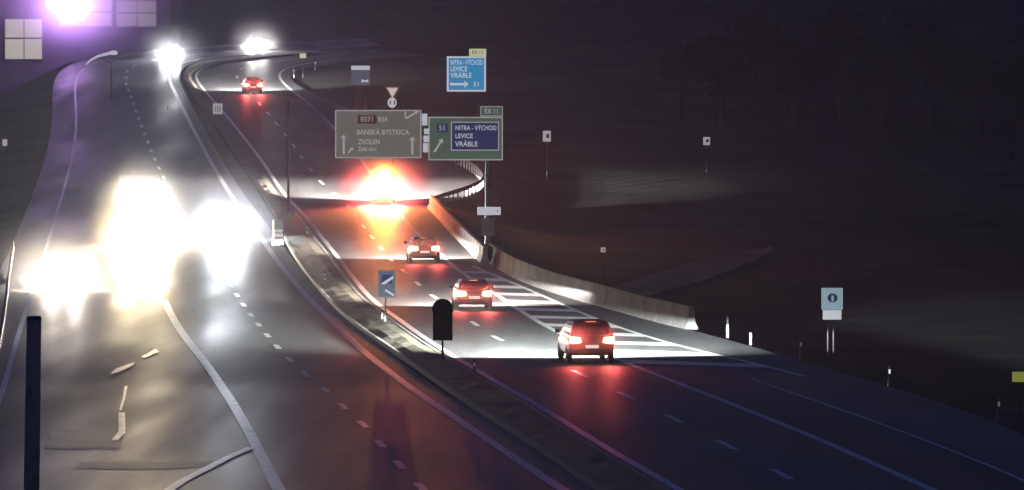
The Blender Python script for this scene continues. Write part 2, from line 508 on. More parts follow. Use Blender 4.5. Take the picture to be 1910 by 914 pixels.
# branch of the merging lane and the worn arrow on the slip lane
BR = [ground(470, 835), ground(430, 852), ground(385, 875), ground(340, 898), ground(300, 925)]
paint_line('merge_line', BR, 0.3, ROAD_L, dz=0.016)
def ground_poly(name, pts, parent, dz=0.018):
    MB().poly([ground(x, yy, dz) for x, yy in pts]).build(name, M_PAINT, parent)
ground_poly('worn_arrow', [(205, 699), (216, 688), (252, 676), (249, 682), (220, 695)], ROAD_L)
ground_poly('worn_arrow', [(264, 666), (290, 651), (297, 657), (270, 668)], ROAD_L)
ground_poly('worn_arrow', [(232, 722), (238, 720), (234, 742), (227, 766), (222, 766), (229, 742)], ROAD_L)
ground_poly('worn_arrow', [(221, 770), (233, 770), (234, 808), (220, 822), (208, 822), (221, 806)], ROAD_L)

# seams and repair patches in the slip lane and the near lanes
M_PATCH = mat('asphalt_patch', (0.07, 0.069, 0.068), 0.53, noise=0.4, scale=0.8, bump=0.3, bscale=16, spec=0.45)
def ground_strip(name, top, bot, parent, m, dz=0.007):
    b_ = MB(); n_ = 24
    T, B = smooth(top, 8), smooth(bot, 8)
    k = min(len(T), len(B))
    for (x0, y0), (x1, y1) in zip(T[:k], B[:k]):
        j = random.uniform(-.8, .8)
        b_.v += [tuple(ground(x0, y0 + j, dz)), tuple(ground(x1, y1 + j * .5, dz))]
    for i in range(k - 1): b_.f.append((2*i, 2*i+1, 2*i+3, 2*i+2))
    b_.build(name, m, parent)
ground_strip('repair_patch', [(150, 862), (240, 861), (330, 863), (400, 860)], [(140, 874), (240, 876), (330, 874), (392, 871)], ROAD_L, M_PATCH)
ground_strip('repair_patch', [(95, 800), (140, 801), (190, 800), (232, 801)], [(82, 836), (130, 838), (180, 837), (225, 838)], ROAD_L, M_PATCH)
ground_strip('repair_patch', [(1235, 810), (1290, 811), (1350, 812), (1400, 812)], [(1300, 850), (1360, 851), (1420, 852), (1480, 853)], ROAD_R, M_ASPH3)

# ------------------------------------------------------------------ concrete barriers, built of cast segments
SEG_PROFILE = [(-0.3, 0), (0.3, 0), (0.3, 0.08), (0.17, 0.34), (0.11, 1.0), (-0.11, 1.0), (-0.17, 0.34), (-0.3, 0.08)]
def barrier(label, W, height, seg=3.9, m=M_CONC):
    Q = resample(W, seg + 0.1)
    root = empty('concrete_barrier', Q[0])
    root['label'] = label; root['category'] = 'barrier'
    me = None
    for p, q in zip(Q, Q[1:]):
        d = q - p
        if d.length < 2.0: continue
        if me is None:
            t_ = MB().prism([(x, z * height) for x, z in SEG_PROFILE], 0, seg).build('barrier_segment', m, bevel=0.015); me = t_.data; bpy.data.objects.remove(t_)
        o = bpy.data.objects.new('barrier_segment', me); COL.objects.link(o); o.parent = root
        o.location = Vector((p.x, p.y, E(p.y) - 0.02)) - root.location
        o.rotation_euler = (math.atan2(E(q.y) - E(p.y), math.hypot(d.x, d.y)), 0, -math.atan2(d.x, d.y))
    return root
W_B = line([(1290, 614), (1220, 597), (1150, 577), (1070, 555), (1000, 532), (950, 509), (918, 488)], step=2)
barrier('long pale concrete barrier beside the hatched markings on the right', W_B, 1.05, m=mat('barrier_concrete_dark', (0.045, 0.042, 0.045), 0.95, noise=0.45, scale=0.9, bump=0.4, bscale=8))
W_A = line([(905, 490), (880, 466), (850, 436), (825, 409), (803, 386)], step=2)
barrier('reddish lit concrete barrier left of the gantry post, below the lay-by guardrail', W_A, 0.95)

# ------------------------------------------------------------------ steel guardrails
def guardrail(label, W, step=2.0, h=0.75, side=1):
    Q = resample(W, step)
    root = empty('guardrail', Q[0]); tag(root, label, 'guardrail')
    o0 = root.location
    prof = [(0, -0.16), (0.05, -0.13), (0.05, -0.06), (0.0, -0.03), (0.0, 0.03), (0.05, 0.06), (0.05, 0.13), (0, 0.16), (-0.012, 0.16), (0.038, 0.12), (0.038, 0.07), (-0.012, 0.03), (-0.012, -0.03), (0.038, -0.07), (0.038, -0.12), (-0.012, -0.16)]
    Nn = normals(Q); rings = []
    for p, n in zip(Q, Nn):
        c = Vector((p.x, p.y, E(p.y) + h - 0.16)) - o0
        rings.append([c + n * (side * u - side*0.06) * -1 + Vector((0, 0, z)) for u, z in prof])
    MB().loft(rings).build('rail', M_STEEL, root)
    me = None
    for p in Q[:-1] + [Q[-1]]:
        if me is None:
            t_ = MB().box(-0.05, 0.05, -0.06, 0.06, -0.3, h - 0.02).build('post', M_STEEL); me = t_.data; bpy.data.objects.remove(t_)
        o = bpy.data.objects.new('post', me); COL.objects.link(o); o.parent = root
        o.location = Vector((p.x, p.y, E(p.y))) - o0
    return root
W_G = line([(806, 386), (832, 377), (862, 368), (890, 356), (902, 344), (886, 325), (862, 309), (840, 298), (790, 270), (740, 243)], step=1.5)
guardrail('steel guardrail bending round the lay-by behind the gantry post', W_G)
W_G2 = line([(-95, 940), (-45, 800), (-8, 690), (8, 600), (16, 530), (25, 470)], step=2)
guardrail('steel guardrail along the far left edge of the slip lane', W_G2, step=4.0)

# ------------------------------------------------------------------ vehicles
def beam_nodes(d, leak, expo=1.2):
    """dipped-beam pattern: bright just under the horizon of the lamp, fading towards the bonnet, a little stray light above"""
    d.use_nodes = True
    t = d.node_tree; em = t.nodes['Emission']
    tc = t.nodes.new('ShaderNodeTexCoord'); sx = t.nodes.new('ShaderNodeSeparateXYZ')
    t.links.new(tc.outputs['Normal'], sx.inputs[0])
    def mth(op, a, b=None, c=None):
        n = t.nodes.new('ShaderNodeMath'); n.operation = op
        for i, v in enumerate((a, b, c)):
            if v is None: continue
            if isinstance(v, (int, float)): n.inputs[i].default_value = v
            else: t.links.new(v, n.inputs[i])
        return n.outputs[0]
    y = sx.outputs[1]
    below = t.nodes.new('ShaderNodeMapRange'); below.interpolation_type = 'SMOOTHSTEP'
    t.links.new(y, below.inputs[0])
    below.inputs[1].default_value, below.inputs[2].default_value = (-0.01, -0.028) if expo > 1 else (0.012, -0.012)
    below.inputs[3].default_value = leak; below.inputs[4].default_value = 1.0
    ramp = mth('POWER', mth('DIVIDE', 0.06, mth('ADD', mth('ABSOLUTE', y), 0.05)), expo) if expo > 1 else mth('POWER', mth('DIVIDE', 0.03, mth('ADD', mth('ABSOLUTE', y), 0.02)), expo)
    wide = t.nodes.new('ShaderNodeMapRange'); wide.interpolation_type = 'SMOOTHSTEP'     # narrow hot spot near the horizon, wide spread below
    t.links.new(mth('ABSOLUTE', y), wide.inputs[0])
    wide.inputs[1].default_value = 0.03; wide.inputs[2].default_value = 0.2; wide.inputs[3].default_value = 4.0 if expo > 1 else 2.0; wide.inputs[4].default_value = 0.6
    side = mth('POWER', mth('MAXIMUM', mth('MULTIPLY', sx.outputs[2], -1.0), 0.0), wide.outputs[0])
    t.links.new(mth('MULTIPLY', mth('MULTIPLY', below.outputs[0], ramp), side), em.inputs['Strength'])
def lamp(name, parent, loc, rot, power, col, size, blend=1.0, radius=0.06, leak=None, expo=1.2):
    d = bpy.data.lights.new(name, 'SPOT'); d.energy = power; d.color = col
    d.spot_size = R(size); d.spot_blend = blend; d.shadow_soft_size = radius
    if leak is not None: beam_nodes(d, leak, expo)
    o = bpy.data.objects.new(name, d); COL.objects.link(o); o.parent = parent
    o.location = loc; o.rotation_euler = rot
    return o
def wheel(root, x, y, r, wd):
    s = 1 if x > 0 else -1
    rings = []
    for xo, rr in ((-wd/2, r*0.62), (-wd/2, r*0.93), (-wd/2 + 0.03, r), (wd/2 - 0.03, r), (wd/2, r*0.93), (wd/2, r*0.62)):
        rings.append([(xo, rr*math.cos(2*math.pi*k/20), rr*math.sin(2*math.pi*k/20)) for k in range(20)])
    wo = MB().loft(rings, cap=True).build('wheel', M_TYRE, root, (x, y, r), smooth=False)
    m = MB()
    m.tube([(s*(wd/2 - 0.06), 0, 0), (s*(wd/2 + 0.012), 0, 0)], r*0.2, 12)
    for k in range(5):
        an = 2*math.pi*k/5
        ca, sa = math.cos(an), math.sin(an)
        m.tube([(s*(wd/2+0.004), ca*r*0.1, sa*r*0.1), (s*(wd/2+0.004), ca*r*0.6, sa*r*0.6)], r*0.09, 6)
    rings = [[(s*(wd/2 + dx), rr*math.cos(2*math.pi*k/20), rr*math.sin(2*math.pi*k/20)) for k in range(20)] for dx, rr in ((0.002, r*0.64), (0.014, r*0.64), (0.014, r*0.56), (0.002, r*0.56))]
    m.loft(rings, cap=False)
    m.build('rim', M_RIM, wo)
    return wo
def ring(y, zb, zt, hw, tuck=0.9):
    h = zt - zb
    half = [(0.0, zb), (hw*0.82, zb), (hw*0.96, zb + 0.1*h), (hw, zb + 0.35*h), (hw*0.995, zb + 0.62*h), (hw*0.96, zb + 0.86*h), (hw*tuck, zt - 0.01), (hw*0.6, zt + 0.01), (0.0, zt + 0.02)]
    return [(x, y, z) for x, z in half] + [(-x, y, z) for x, z in reversed(half[1:-1])]
KINDS = {
    # lower body stations (y, zbottom, ztop, halfwidth); cabin: rear bottom, rear top, front top, front bottom (y), roof height, half widths bottom/top
    'hatch': dict(L=4.1, st=[(-2.05, .36, .78, .74), (-2.0, .30, .93, .82), (-1.75, .24, .96, .88), (-.6, .2, .95, .895), (.9, .2, .93, .895), (1.6, .22, .84, .87), (1.95, .27, .72, .8), (2.05, .34, .62, .7)], cab=(-1.93, -1.5, .25, 1.15, 1.47, .84, .62), wr=.31, wy=(-1.28, 1.25)),
    'suv': dict(L=4.5, st=[(-2.25, .42, .9, .8), (-2.2, .36, 1.06, .87), (-1.95, .3, 1.1, .92), (-.6, .27, 1.08, .935), (1.0, .27, 1.05, .935), (1.75, .29, .97, .91), (2.15, .33, .86, .85), (2.25, .4, .74, .76)], cab=(-2.12, -1.8, .3, 1.2, 1.68, .88, .68), wr=.36, wy=(-1.36, 1.36)),
    'sedan': dict(L=4.6, st=[(-2.3, .38, .84, .74), (-2.25, .31, .97, .82), (-1.95, .24, 1.0, .88), (-.6, .2, .96, .9), (1.0, .2, .92, .9), (1.8, .22, .82, .87), (2.2, .27, .7, .8), (2.3, .34, .6, .7)], cab=(-1.75, -1.05, .3, 1.2, 1.43, .82, .6), wr=.32, wy=(-1.4, 1.38)),
    'van': dict(L=5.2, st=[(-2.6, .4, 1.02, .88), (-2.57, .33, 1.14, .93), (-2.4, .28, 1.16, .95), (-.6, .25, 1.16, .955), (1.2, .25, 1.14, .955), (2.0, .28, 1.02, .93), (2.45, .32, .86, .88), (2.6, .4, .74, .8)], cab=(-2.56, -2.44, .95, 1.9, 1.98, .93, .82), wr=.34, wy=(-1.6, 1.6)),
}
def loc_car(px, py, W_ref, away):
    p = ground(px, py)
    i = min(range(1, len(W_ref) - 1), key=lambda k: (W_ref[k] - p).length)
    d = W_ref[i + 1] - W_ref[i - 1]
    if d.y < 0: d = -d
    yaw = -math.atan2(d.x, d.y); pit = math.atan2(E(p.y + 2) - E(p.y - 2), 4)
    return p, (pit if away else -pit, 0, yaw if away else yaw + math.pi)
def vehicle(name, label, cat, kind, px, py, W_ref, away, paint, group=None, head=HEAD, head_col=(1.0, .97, .92), tail=TAIL, cool=True, braking=True, yaw=None, beam=175, sc_=1.0, leak=0.006, expo=1.2):
    k = KINDS[kind]; p, rot = loc_car(px, py, W_ref, away)
    if yaw is not None: rot = (rot[0], rot[1], yaw)
    root = empty(name, p, rot); tag(root, label, cat, group)
    root.scale = (sc_, sc_, sc_)
    body = MB().loft([ring(*s) for s in k['st']]).build('body', paint, root, smooth=True)
    rb, rt, ft, fb, H, wb, wt = k['cab']
    zb = k['st'][3][2] - 0.03
    v = lambda x, y, z: (x, y, z)
    rings = []
    for t in (0, .5, .85, 1.0):
        bow = 0.03 * math.sin(math.pi * t)
        y0 = rb + (rt - rb) * t; y1 = fb + (ft - fb) * t
        hw = wb + (wt - wb) * t + bow; z = zb + (H - .05 - zb) * t
        rings.append([(-hw, y0 + .06, z), (-hw*.9, y0, z), (hw*.9, y0, z), (hw, y0 + .06, z), (hw, y1 - .1, z), (hw*.88, y1, z), (-hw*.88, y1, z), (-hw, y1 - .1, z)])
    hw = wt; rings.append([(-hw*.9, rt + .12, H), (-hw*.8, rt + .08, H), (hw*.8, rt + .08, H), (hw*.9, rt + .12, H), (hw*.9, ft - .2, H), (hw*.8, ft - .12, H), (-hw*.8, ft - .12, H), (-hw*.9, ft - .2, H)])
    MB().loft(rings).build('cabin', paint, root)
    # glass panes, 6 mm proud of the cabin
    def cab_pt(t, u, end):                     # end 0 rear, 1 front ; u -1..1 across
        hw = wb + (wt - wb) * t + 0.03 * math.sin(math.pi * t)
        y = (rb + (rt - rb) * t - .008) if end == 0 else (fb + (ft - fb) * t + .008)
        return (u * hw * .84, y, zb + (H - .05 - zb) * t)
    def pane(nm, end, t0, t1, par=root):
        m = MB(); rows = []
        for t in (t0, (t0 + t1) / 2, t1):
            rows.append([cab_pt(t, u, end) for u in (-1, -.33, .33, 1)])
        for r0, r1 in zip(rows, rows[1:]):
            for q in range(3): m.quad(r0[q], r0[q+1], r1[q+1], r1[q])
        return m.build(nm, M_GLASS, par)
    rw = pane('rear_window', 0, .3 if kind == 'van' else .18, .9)
    MB().box(-.28, .0, rb - .03, rb - .012, zb + .16, zb + .18).build('wiper', M_TRIM, rw)
    pane('windscreen', 1, .1, .92)
    for s in (-1, 1):
        def sp(t, y):
            hw = wb + (wt - wb) * t + 0.03 * math.sin(math.pi * t); return (s * (hw + .006), y, zb + (H - .05 - zb) * t)
        r0, r1 = rb + (rt - rb) * .15 + .25, rb + (rt - rb) * .85 + .2
        f0, f1 = fb + (ft - fb) * .15 - .28, fb + (ft - fb) * .85 - .22
        mid = (r0 + f0) / 2
        if kind != 'van':
            MB().quad(sp(.15, r0), sp(.15, mid - .05), sp(.85, mid - .05), sp(.85, r1)).build('side_window', M_GLASS, root)
        MB().quad(sp(.15, mid + .05), sp(.15, f0), sp(.85, f1), sp(.85, mid + .05)).build('side_window', M_GLASS, root)
        MB().box(-.1, .1, -.05, .05, -.07, .08).build('wing_mirror', M_TRIM, root, (s * (wb + .16), f0 + .05, zb + .12), bevel=.02)
        for y in k['wy']: wheel(root, s * (k['st'][3][3] - .1), y, k['wr'], .2)
        # wheel arches as dark rings
        # tail lights
        yr = k['st'][0][0]; zt = k['st'][1][2]; hw = k['st'][1][3]
        if kind == 'van':
            tl = MB().box(-.07, .07, -.03, .05, -.26, .26)
            tl = tl.build('tail_light', M_TAIL if away else M_BRAKE, root, (s * (hw - .03), yr - .005, zt + .02), bevel=.015)
        else:
            tl = MB().prism([(-.3*s, -.1), (.13*s, -.14), (.15*s, .12), (-.26*s, .1)], -.04, .12).build('tail_light', M_TAIL if away else M_BRAKE, root, (s * (hw - .13), yr + .01, zt - .12), bevel=.01)
        if away and tail:
            lamp('tail_glow', tl, (0, -.1, 0), (R(91 if kind == 'van' else 104), 0, R(180)), tail, (1, .1, .1), 100, radius=.12)
        # headlights
        yf = k['st'][-1][0]; zh = k['st'][-2][2] - .06; hf = k['st'][-2][3]
        hl = MB().prism([(-.2*s, -.07), (.12*s, -.05), (.14*s, .1), (-.18*s, .05)], -.06, .05).build('headlight', M_HEADC if cool else M_HEADW, root, (s * (hf - .2), yf - .03, zh), bevel=.01)
        lamp('headlight_beam', hl, (0, .14, 0), (R(90), 0, 0), head, head_col, beam, radius=.07, leak=leak, blend=.3, expo=2.0 if away else .45)
    # bumpers, plates, grille, exhaust
    yr = k['st'][0][0]; yf = k['st'][-1][0]; z0 = k['st'][0][1]; hw = k['st'][0][3]
    MB().box(-hw, hw, yr - .05, yr + .12, z0 - .02, z0 + .16, .02).build('rear_bumper', M_TRIM, root, bevel=.02)
    MB().box(-hw*.95, hw*.95, yf - .1, yf + .05, z0 - .06, z0 + .12, .02).build('front_bumper', M_TRIM, root, bevel=.02)
    pl = MB().box(-.26, .26, yr - .035, yr - .012, z0 + .2, z0 + .32).build('number_plate', M_PLATE, root)
    MB().box(-.26, .26, yf + .052, yf + .06, z0, z0 + .11).build('number_plate', M_PLATE if False else M_KERB, root)
    gr = MB().box(-.42, .42, yf - .02, yf + .03, z0 + .17, z0 + .28).build('grille', M_TRIM, root)
    for q in range(3): MB().box(-.4, .4, yf + .03, yf + .04, z0 + .19 + q*.03, z0 + .2 + q*.03).build('slat', M_RIM, gr)
    if braking and away and kind != 'van':
        MB().box(-.2, .2, rt + .02, rt + .06, H - .05, H - .025).build('high_brake_light', M_BRAKE, root)
    return root
def paintm(n, c): return mat(n, c, .28, .3, coat=.6, noise=.08, scale=4)
P_RED = paintm('paint_dark_red', (.12, .012, .012)); P_GREY = paintm('paint_grey', (.12, .12, .13)); P_BLACK = paintm('paint_black', (.02, .02, .022))
P_SILV = paintm('paint_silver', (.35, .35, .36)); P_WHITE = paintm('paint_white', (.7, .7, .7)); P_BLUE = paintm('paint_blue', (.03, .05, .12))

away_g = 'cars driving away on the outbound lanes'
vehicle('car', 'nearest dark red car braking beside the hatched markings', 'car', 'suv', 1092, 673, SOLID, True, P_RED, away_g, head_col=(.92, 1.0, .93), head=HEAD * 2.3)
vehicle('car', 'second car with bright tail lights, behind the dark round-topped sign', 'car', 'hatch', 880, 575, SOLID, True, P_GREY, away_g, head_col=(1, .93, .84))
vehicle('car', 'third car near the gantry, its right tail light flaring on the solid line', 'car', 'sedan', 789, 487, SOLID, True, paintm('paint_brown', (.05, .02, .015)), away_g, head_col=(1, .9, .8))
van = vehicle('van', 'service van glowing orange and red under the gantry signs', 'van', 'van', 712, 377, SOLID, True, P_WHITE, None, tail=TAIL * 30, beam=118, head=HEAD * 4.0, head_col=(1, .92, .84))
MB().box(-.6, .6, -.12, .12, 0, .14).build('light_bar', M_AMBER, van, (0, -2.2, 2.0), bevel=.04)
lamp('amber_flash', van, (0, -2.4, 2.25), (R(80), 0, R(180)), 24000, (1, .4, .05), 64, radius=.2)
MB().box(-.3, .3, -.02, .02, 0, .16).build('work_lamp', M_PLATE, van, (.2, -2.3, 2.18))
vehicle('car', 'farthest car with red lights on the upper bend', 'car', 'hatch', 470, 172, L_R, True, P_RED, away_g, tail=TAIL * 2)

on_g = 'oncoming vehicles with blinding headlights'
vehicle('car', 'oncoming car with blinding bluish white headlights beside the median', 'car', 'suv', 420, 441, R_L, False, P_SILV, on_g, head=ONC * 1.2, head_col=(.86, .93, 1.0), leak=.8)
vehicle('car', 'oncoming car with warm glaring headlights at the far left', 'car', 'hatch', 118, 536, L_EDGE, False, P_BLUE, on_g, head=ONC * .6, head_col=(1, .87, .74), cool=False, leak=.8)
vehicle('car', 'oncoming car with white headlights on the upper road at left', 'car', 'hatch', 322, 108, R_L, False, P_BLACK, on_g, head=ONC * .5, head_col=(.95, .97, 1), leak=.8, yaw=math.pi - .06)
vehicle('car', 'oncoming car high on the bend above the red lit car', 'car', 'hatch', 480, 92, R_L, False, P_BLACK, on_g, head=ONC * .5, head_col=(1, .95, .92), leak=.8, yaw=math.pi + .04)

# truck with lamps on its roof
def truck(px, py):
    p, rot = loc_car(px, py, R_L, False)
    root = empty('truck', p, rot); tag(root, 'oncoming truck with warm headlights and a row of roof lamps', 'truck', on_g)
    prof = [(-1.2, .9), (-1.25, 1.2), (-1.25, 2.7), (-1.1, 3.1), (1.1, 3.1), (1.25, 2.7), (1.25, 1.2), (1.2, .9)]
    cab = MB().prism(prof, 4.0, 6.0).build('cab', P_WHITE, root, bevel=.06)
    MB().quad((-1.1, 6.012, 1.85), (1.1, 6.012, 1.85), (1.05, 6.012, 2.75), (-1.05, 6.012, 2.75)).build('windscreen', M_GLASS, root)
    gr = MB().box(-.8, .8, 6.0, 6.04, 1.0, 1.7).build('grille', M_TRIM, root)
    for q in range(5): MB().box(-.75, .75, 6.04, 6.055, 1.06 + q*.13, 1.1 + q*.13).build('slat', M_RIM, gr)
    MB().box(-1.25, 1.25, 5.7, 6.12, .4, .92, .03).build('front_bumper', P_WHITE, root, bevel=.04)
    MB().box(-.26, .26, 6.12, 6.135, .5, .61).build('number_plate', M_KERB, root)
    MB().box(-1.27, 1.27, -7.6, 3.75, 1.15, 3.8).build('trailer', mat('tarpaulin', (.3, .3, .32), .7, noise=.2, scale=1.5), root, bevel=.04)
    MB().box(-.5, .5, -7.4, 5.7, .75, 1.12).build('chassis', M_TRIM, root)
    for s in (-1, 1):
        for y in (5.0, 3.1, -4.6, -5.9, -7.0): wheel(root, s * 1.05, y, .5, .3)
        MB().box(-.09, .09, -.08, .08, -.35, .35).build('wing_mirror', M_TRIM, root, (s * 1.5, 5.75, 2.3), bevel=.03)
        hl = MB().box(-.2, .2, -.04, .04, -.12, .12).build('headlight', M_HEADW, root, (s * .95, 6.13, .72), bevel=.02)
        lamp('headlight_beam', hl, (0, .12, 0), (R(90), 0, 0), ONC * 2.2, (1, .76, .42), 175, radius=.09, leak=.8, blend=.3, expo=.45)
        for x in (.35, .85):
            rl = MB().tube([(0, -.06, 0), (0, .06, 0)], .13, 14).build('roof_lamp', M_HEADW, root, (s * x, 6.0, 3.26))
            if x > .5: lamp('roof_beam', rl, (0, .14, 0), (R(85), 0, 0), ONC * .25, (1, .93, .8), 120, radius=.09)
    MB().tube([(-1.1, 6.0, 3.12), (1.1, 6.0, 3.12)], .03, 8).build('lamp_rail', M_STEEL, root)
truck(262, 446)

# soft scattering volumes added only to round out the glare of the lamps
def glare_material(name, density, g=0.3):
    m = bpy.data.materials.new(name); m.use_nodes = True
    t = m.node_tree; t.nodes.remove(t.nodes['Principled BSDF'])
    pv = t.nodes.new('ShaderNodeVolumePrincipled')
    pv.inputs['Color'].default_value = (.97, .97, .97, 1); pv.inputs['Anisotropy'].default_value = g
    tc = t.nodes.new('ShaderNodeTexCoord'); sp = t.nodes.new('ShaderNodeVectorMath'); sp.operation = 'DISTANCE'
    sp.inputs[1].default_value = (.5, .5, .5); t.links.new(tc.outputs['Generated'], sp.inputs[0])
    mr = t.nodes.new('ShaderNodeMapRange'); mr.interpolation_type = 'SMOOTHERSTEP'
    mr.inputs[1].default_value = .47; mr.inputs[2].default_value = .08; mr.inputs[3].default_value = 0.0; mr.inputs[4].default_value = density
    t.links.new(sp.outputs['Value'], mr.inputs[0]); t.links.new(mr.outputs[0], pv.inputs['Density'])
    t.links.new(pv.outputs[0], t.nodes['Material Output'].inputs['Volume'])
    return m
M_GLARE = glare_material('lamp_glare', .055)
def glare_volume(label, px, py, Y, wpx, hpx, dep, m=None):
    c = at(px, py, Y); k = PPM(Y); rx, rz = wpx / 2 / k, hpx / 2 / k
    me = bpy.data.meshes.new('lamp_glare'); bm = bmesh.new()
    bmesh.ops.create_icosphere(bm, subdivisions=4, radius=1.0)
    for v in bm.verts:
        n = 1 + .07 * math.sin(v.co.x * 4 + px) * math.cos(v.co.z * 5 + py) + .05 * math.sin(v.co.y * 7 + v.co.z * 3)
        v.co = Vector((v.co.x * rx * n, v.co.y * dep / 2 * n, v.co.z * rz * n))
    bm.to_mesh(me); bm.free()
    for p_ in me.polygons: p_.use_smooth = True
    me.materials.append(m or M_GLARE)
    o = bpy.data.objects.new('lamp_glare', me); COL.objects.link(o); o.location = c
    tag(o, label, 'glare_volume', kind='stuff')
    return o
def ydepth(px, py): return ground(px, py).y
glare_volume('added glare volume round the bluish white headlights', 420, 418, ydepth(420, 441) - 2.6, 330, 330, 11)
glare_volume('added glare volume round the oncoming truck', 260, 408, ydepth(262, 446) - 6.3, 300, 350, 11)
glare_volume('added glare volume round the warm headlights at far left', 116, 512, ydepth(118, 540) - 2.2, 370, 320, 10)
glare_volume('added glare volume round the upper white headlights', 322, 97, ydepth(322, 108) - 2.2, 180, 165, 10)
glare_volume('added glare volume round the headlights on the bend', 480, 82, ydepth(480, 92) - 2.2, 165, 150, 10)
M_RGLARE = glare_material('red_glare', .15)
glare_volume('added faint red glare volume behind the nearest car', 1092, 640, ydepth(1092, 673) - 2.9, 190, 110, 3, M_RGLARE)
glare_volume('added faint red glare volume behind the second car', 880, 555, ydepth(880, 575) - 2.7, 150, 90, 3, M_RGLARE)
glare_volume('added faint red glare volume behind the third car', 790, 470, ydepth(789, 487) - 2.9, 130, 80, 3, M_RGLARE)
glare_volume('added faint red glare volume behind the farthest car', 470, 160, ydepth(470, 172) - 2.7, 90, 60, 3, M_RGLARE)
glare_volume('added orange glare volume behind the service van', 710, 364, ydepth(712, 377) - 3.6, 380, 280, 10, glare_material('orange_glare', .09))

# ------------------------------------------------------------------ signs
def sign_glow(n, c, e, s): return mat(n, c, .45, emit=e, estr=s, noise=.12, scale=2)  # faces emit faintly, standing in for headlights thrown back by the sheeting
S_WHITE = sign_glow('sign_white', (.75, .75, .74), (.9, .93, 1.0), .45)
S_WHITE2 = sign_glow('sign_white_dim', (.7, .68, .66), (1, .9, .88), .26)
S_GREEN = sign_glow('sign_green', (.06, .13, .085), (.6, 1, .7), .07)
S_GREEN2 = sign_glow('sign_olive', (.13, .13, .11), (1, .88, .78), .1)
S_BLUE = sign_glow('sign_blue', (.02, .16, .4), (.02, .38, .75), .5)
S_NAVY = sign_glow('sign_navy', (.03, .04, .2), (.15, .2, .9), .06)
S_RED = sign_glow('sign_red', (.3, .05, .04), (1, .15, .1), .03)
S_YELL = sign_glow('sign_yellow', (.6, .62, .35), (.85, .9, .5), .5)
S_BLUEW = sign_glow('sign_pale_blue', (.4, .5, .55), (.45, .62, .7), .42)
S_DKBLUE = sign_glow('sign_deep_blue', (.02, .06, .14), (.05, .2, .4), .1)
S_YELLG = sign_glow('sign_yellow_green', (.3, .3, .05), (.6, .6, .12), .3)
def frame_part(root, w_, h_, m, cz, t=.07, y=-.035, x=0.0, name='border'):
    b = MB()
    b.box(x - w_/2, x + w_/2, y - .01, y, cz + h_/2 - t, cz + h_/2); b.box(x - w_/2, x + w_/2, y - .01, y, cz - h_/2, cz - h_/2 + t)
    b.box(x - w_/2, x - w_/2 + t, y - .01, y, cz - h_/2 + t, cz + h_/2 - t); b.box(x + w_/2 - t, x + w_/2, y - .01, y, cz - h_/2 + t, cz + h_/2 - t)
    return b.build(name, m, root)
def arrow_pts(x, z, L, wdt, ang):
    """arrow of length L pointing along ang (0 = up), centre x,z"""
    pts = [(-wdt/2, -L/2), (wdt/2, -L/2), (wdt/2, L/2 - wdt*1.6), (wdt*1.5, L/2 - wdt*2.0), (0, L/2), (-wdt*1.5, L/2 - wdt*2.0), (-wdt/2, L/2 - wdt*1.6)]
    ca, sa = math.cos(ang), math.sin(ang)
    return [(x + px*ca + pz*sa, z - px*sa + pz*ca) for px, pz in pts]
def arrow(root, x, z, L, wdt, ang, m, y=-.042):
    return MB().prism(arrow_pts(x, z, L, wdt, ang), y, y + .012).build('arrow', m, root)

# gantry over the outbound lanes
YG = ground(910, 486).y
s = PPM(YG)
pr = ground(910, 486); xr = at(910, 486, YG).x; xlp = at(540, 400, YG).x
def zrow(py, Y): return at(955, py, Y).z
gz = E(YG)
gan = empty('sign_gantry', (xr, YG + .5, gz)); tag(gan, 'steel sign gantry carrying two direction panels from one post right of the lanes', 'gantry')
ztop = zrow(205, YG)
MB().tube([(0, 0, -.3), (0, 0, ztop - gz)], [.2, .14], 12).build('post', M_STEEL, gan)
lx = xlp - xr
bl = at(630, 250, YG).x - xr
bz0, bz1 = zrow(272, YG) - gz, zrow(228, YG) - gz
for bz in (bz0, bz1):
    MB().box(bl, .2, -.08, .08, bz - .08, bz + .08).build('beam', M_DARKSTEEL, gan)
n = 10
for i in range(n):
    x0 = bl + (0 - bl) * i / n; x1 = bl + (0 - bl) * (i + 1) / n
    MB().tube([(x0, 0, bz0 if i % 2 else bz1), (x1, 0, bz1 if i % 2 else bz0)], .04, 6).build('brace', M_DARKSTEEL, gan)
MB().box(-.4, .4, -.4, .4, -.25, .22).build('footing', M_CONC, gan, bevel=.03)
pm = ground(538, 408); zt_ = at(540, 192, pm.y).z - pm.z
pole = empty('slim_pole', (pm.x, pm.y, pm.z + .15)); tag(pole, 'slim steel pole on a concrete base at the nose of the median', 'pole')
MB().tube([(0, 0, 0), (0, 0, zt_)], [.1, .06], 12).build('shaft', M_STEEL, pole)
MB().box(-.5, .5, -.35, .35, -.4, .4).build('footing', M_CONC, pole, bevel=.04)
MB().tube([(0, 0, .4), (0, 0, .5)], .16, 12).build('flange', M_STEEL, pole)
MB().tube([(0, 0, zt_), (0, 0, zt_ + .08)], [.07, .03], 12).build('cap', M_STEEL, pole)
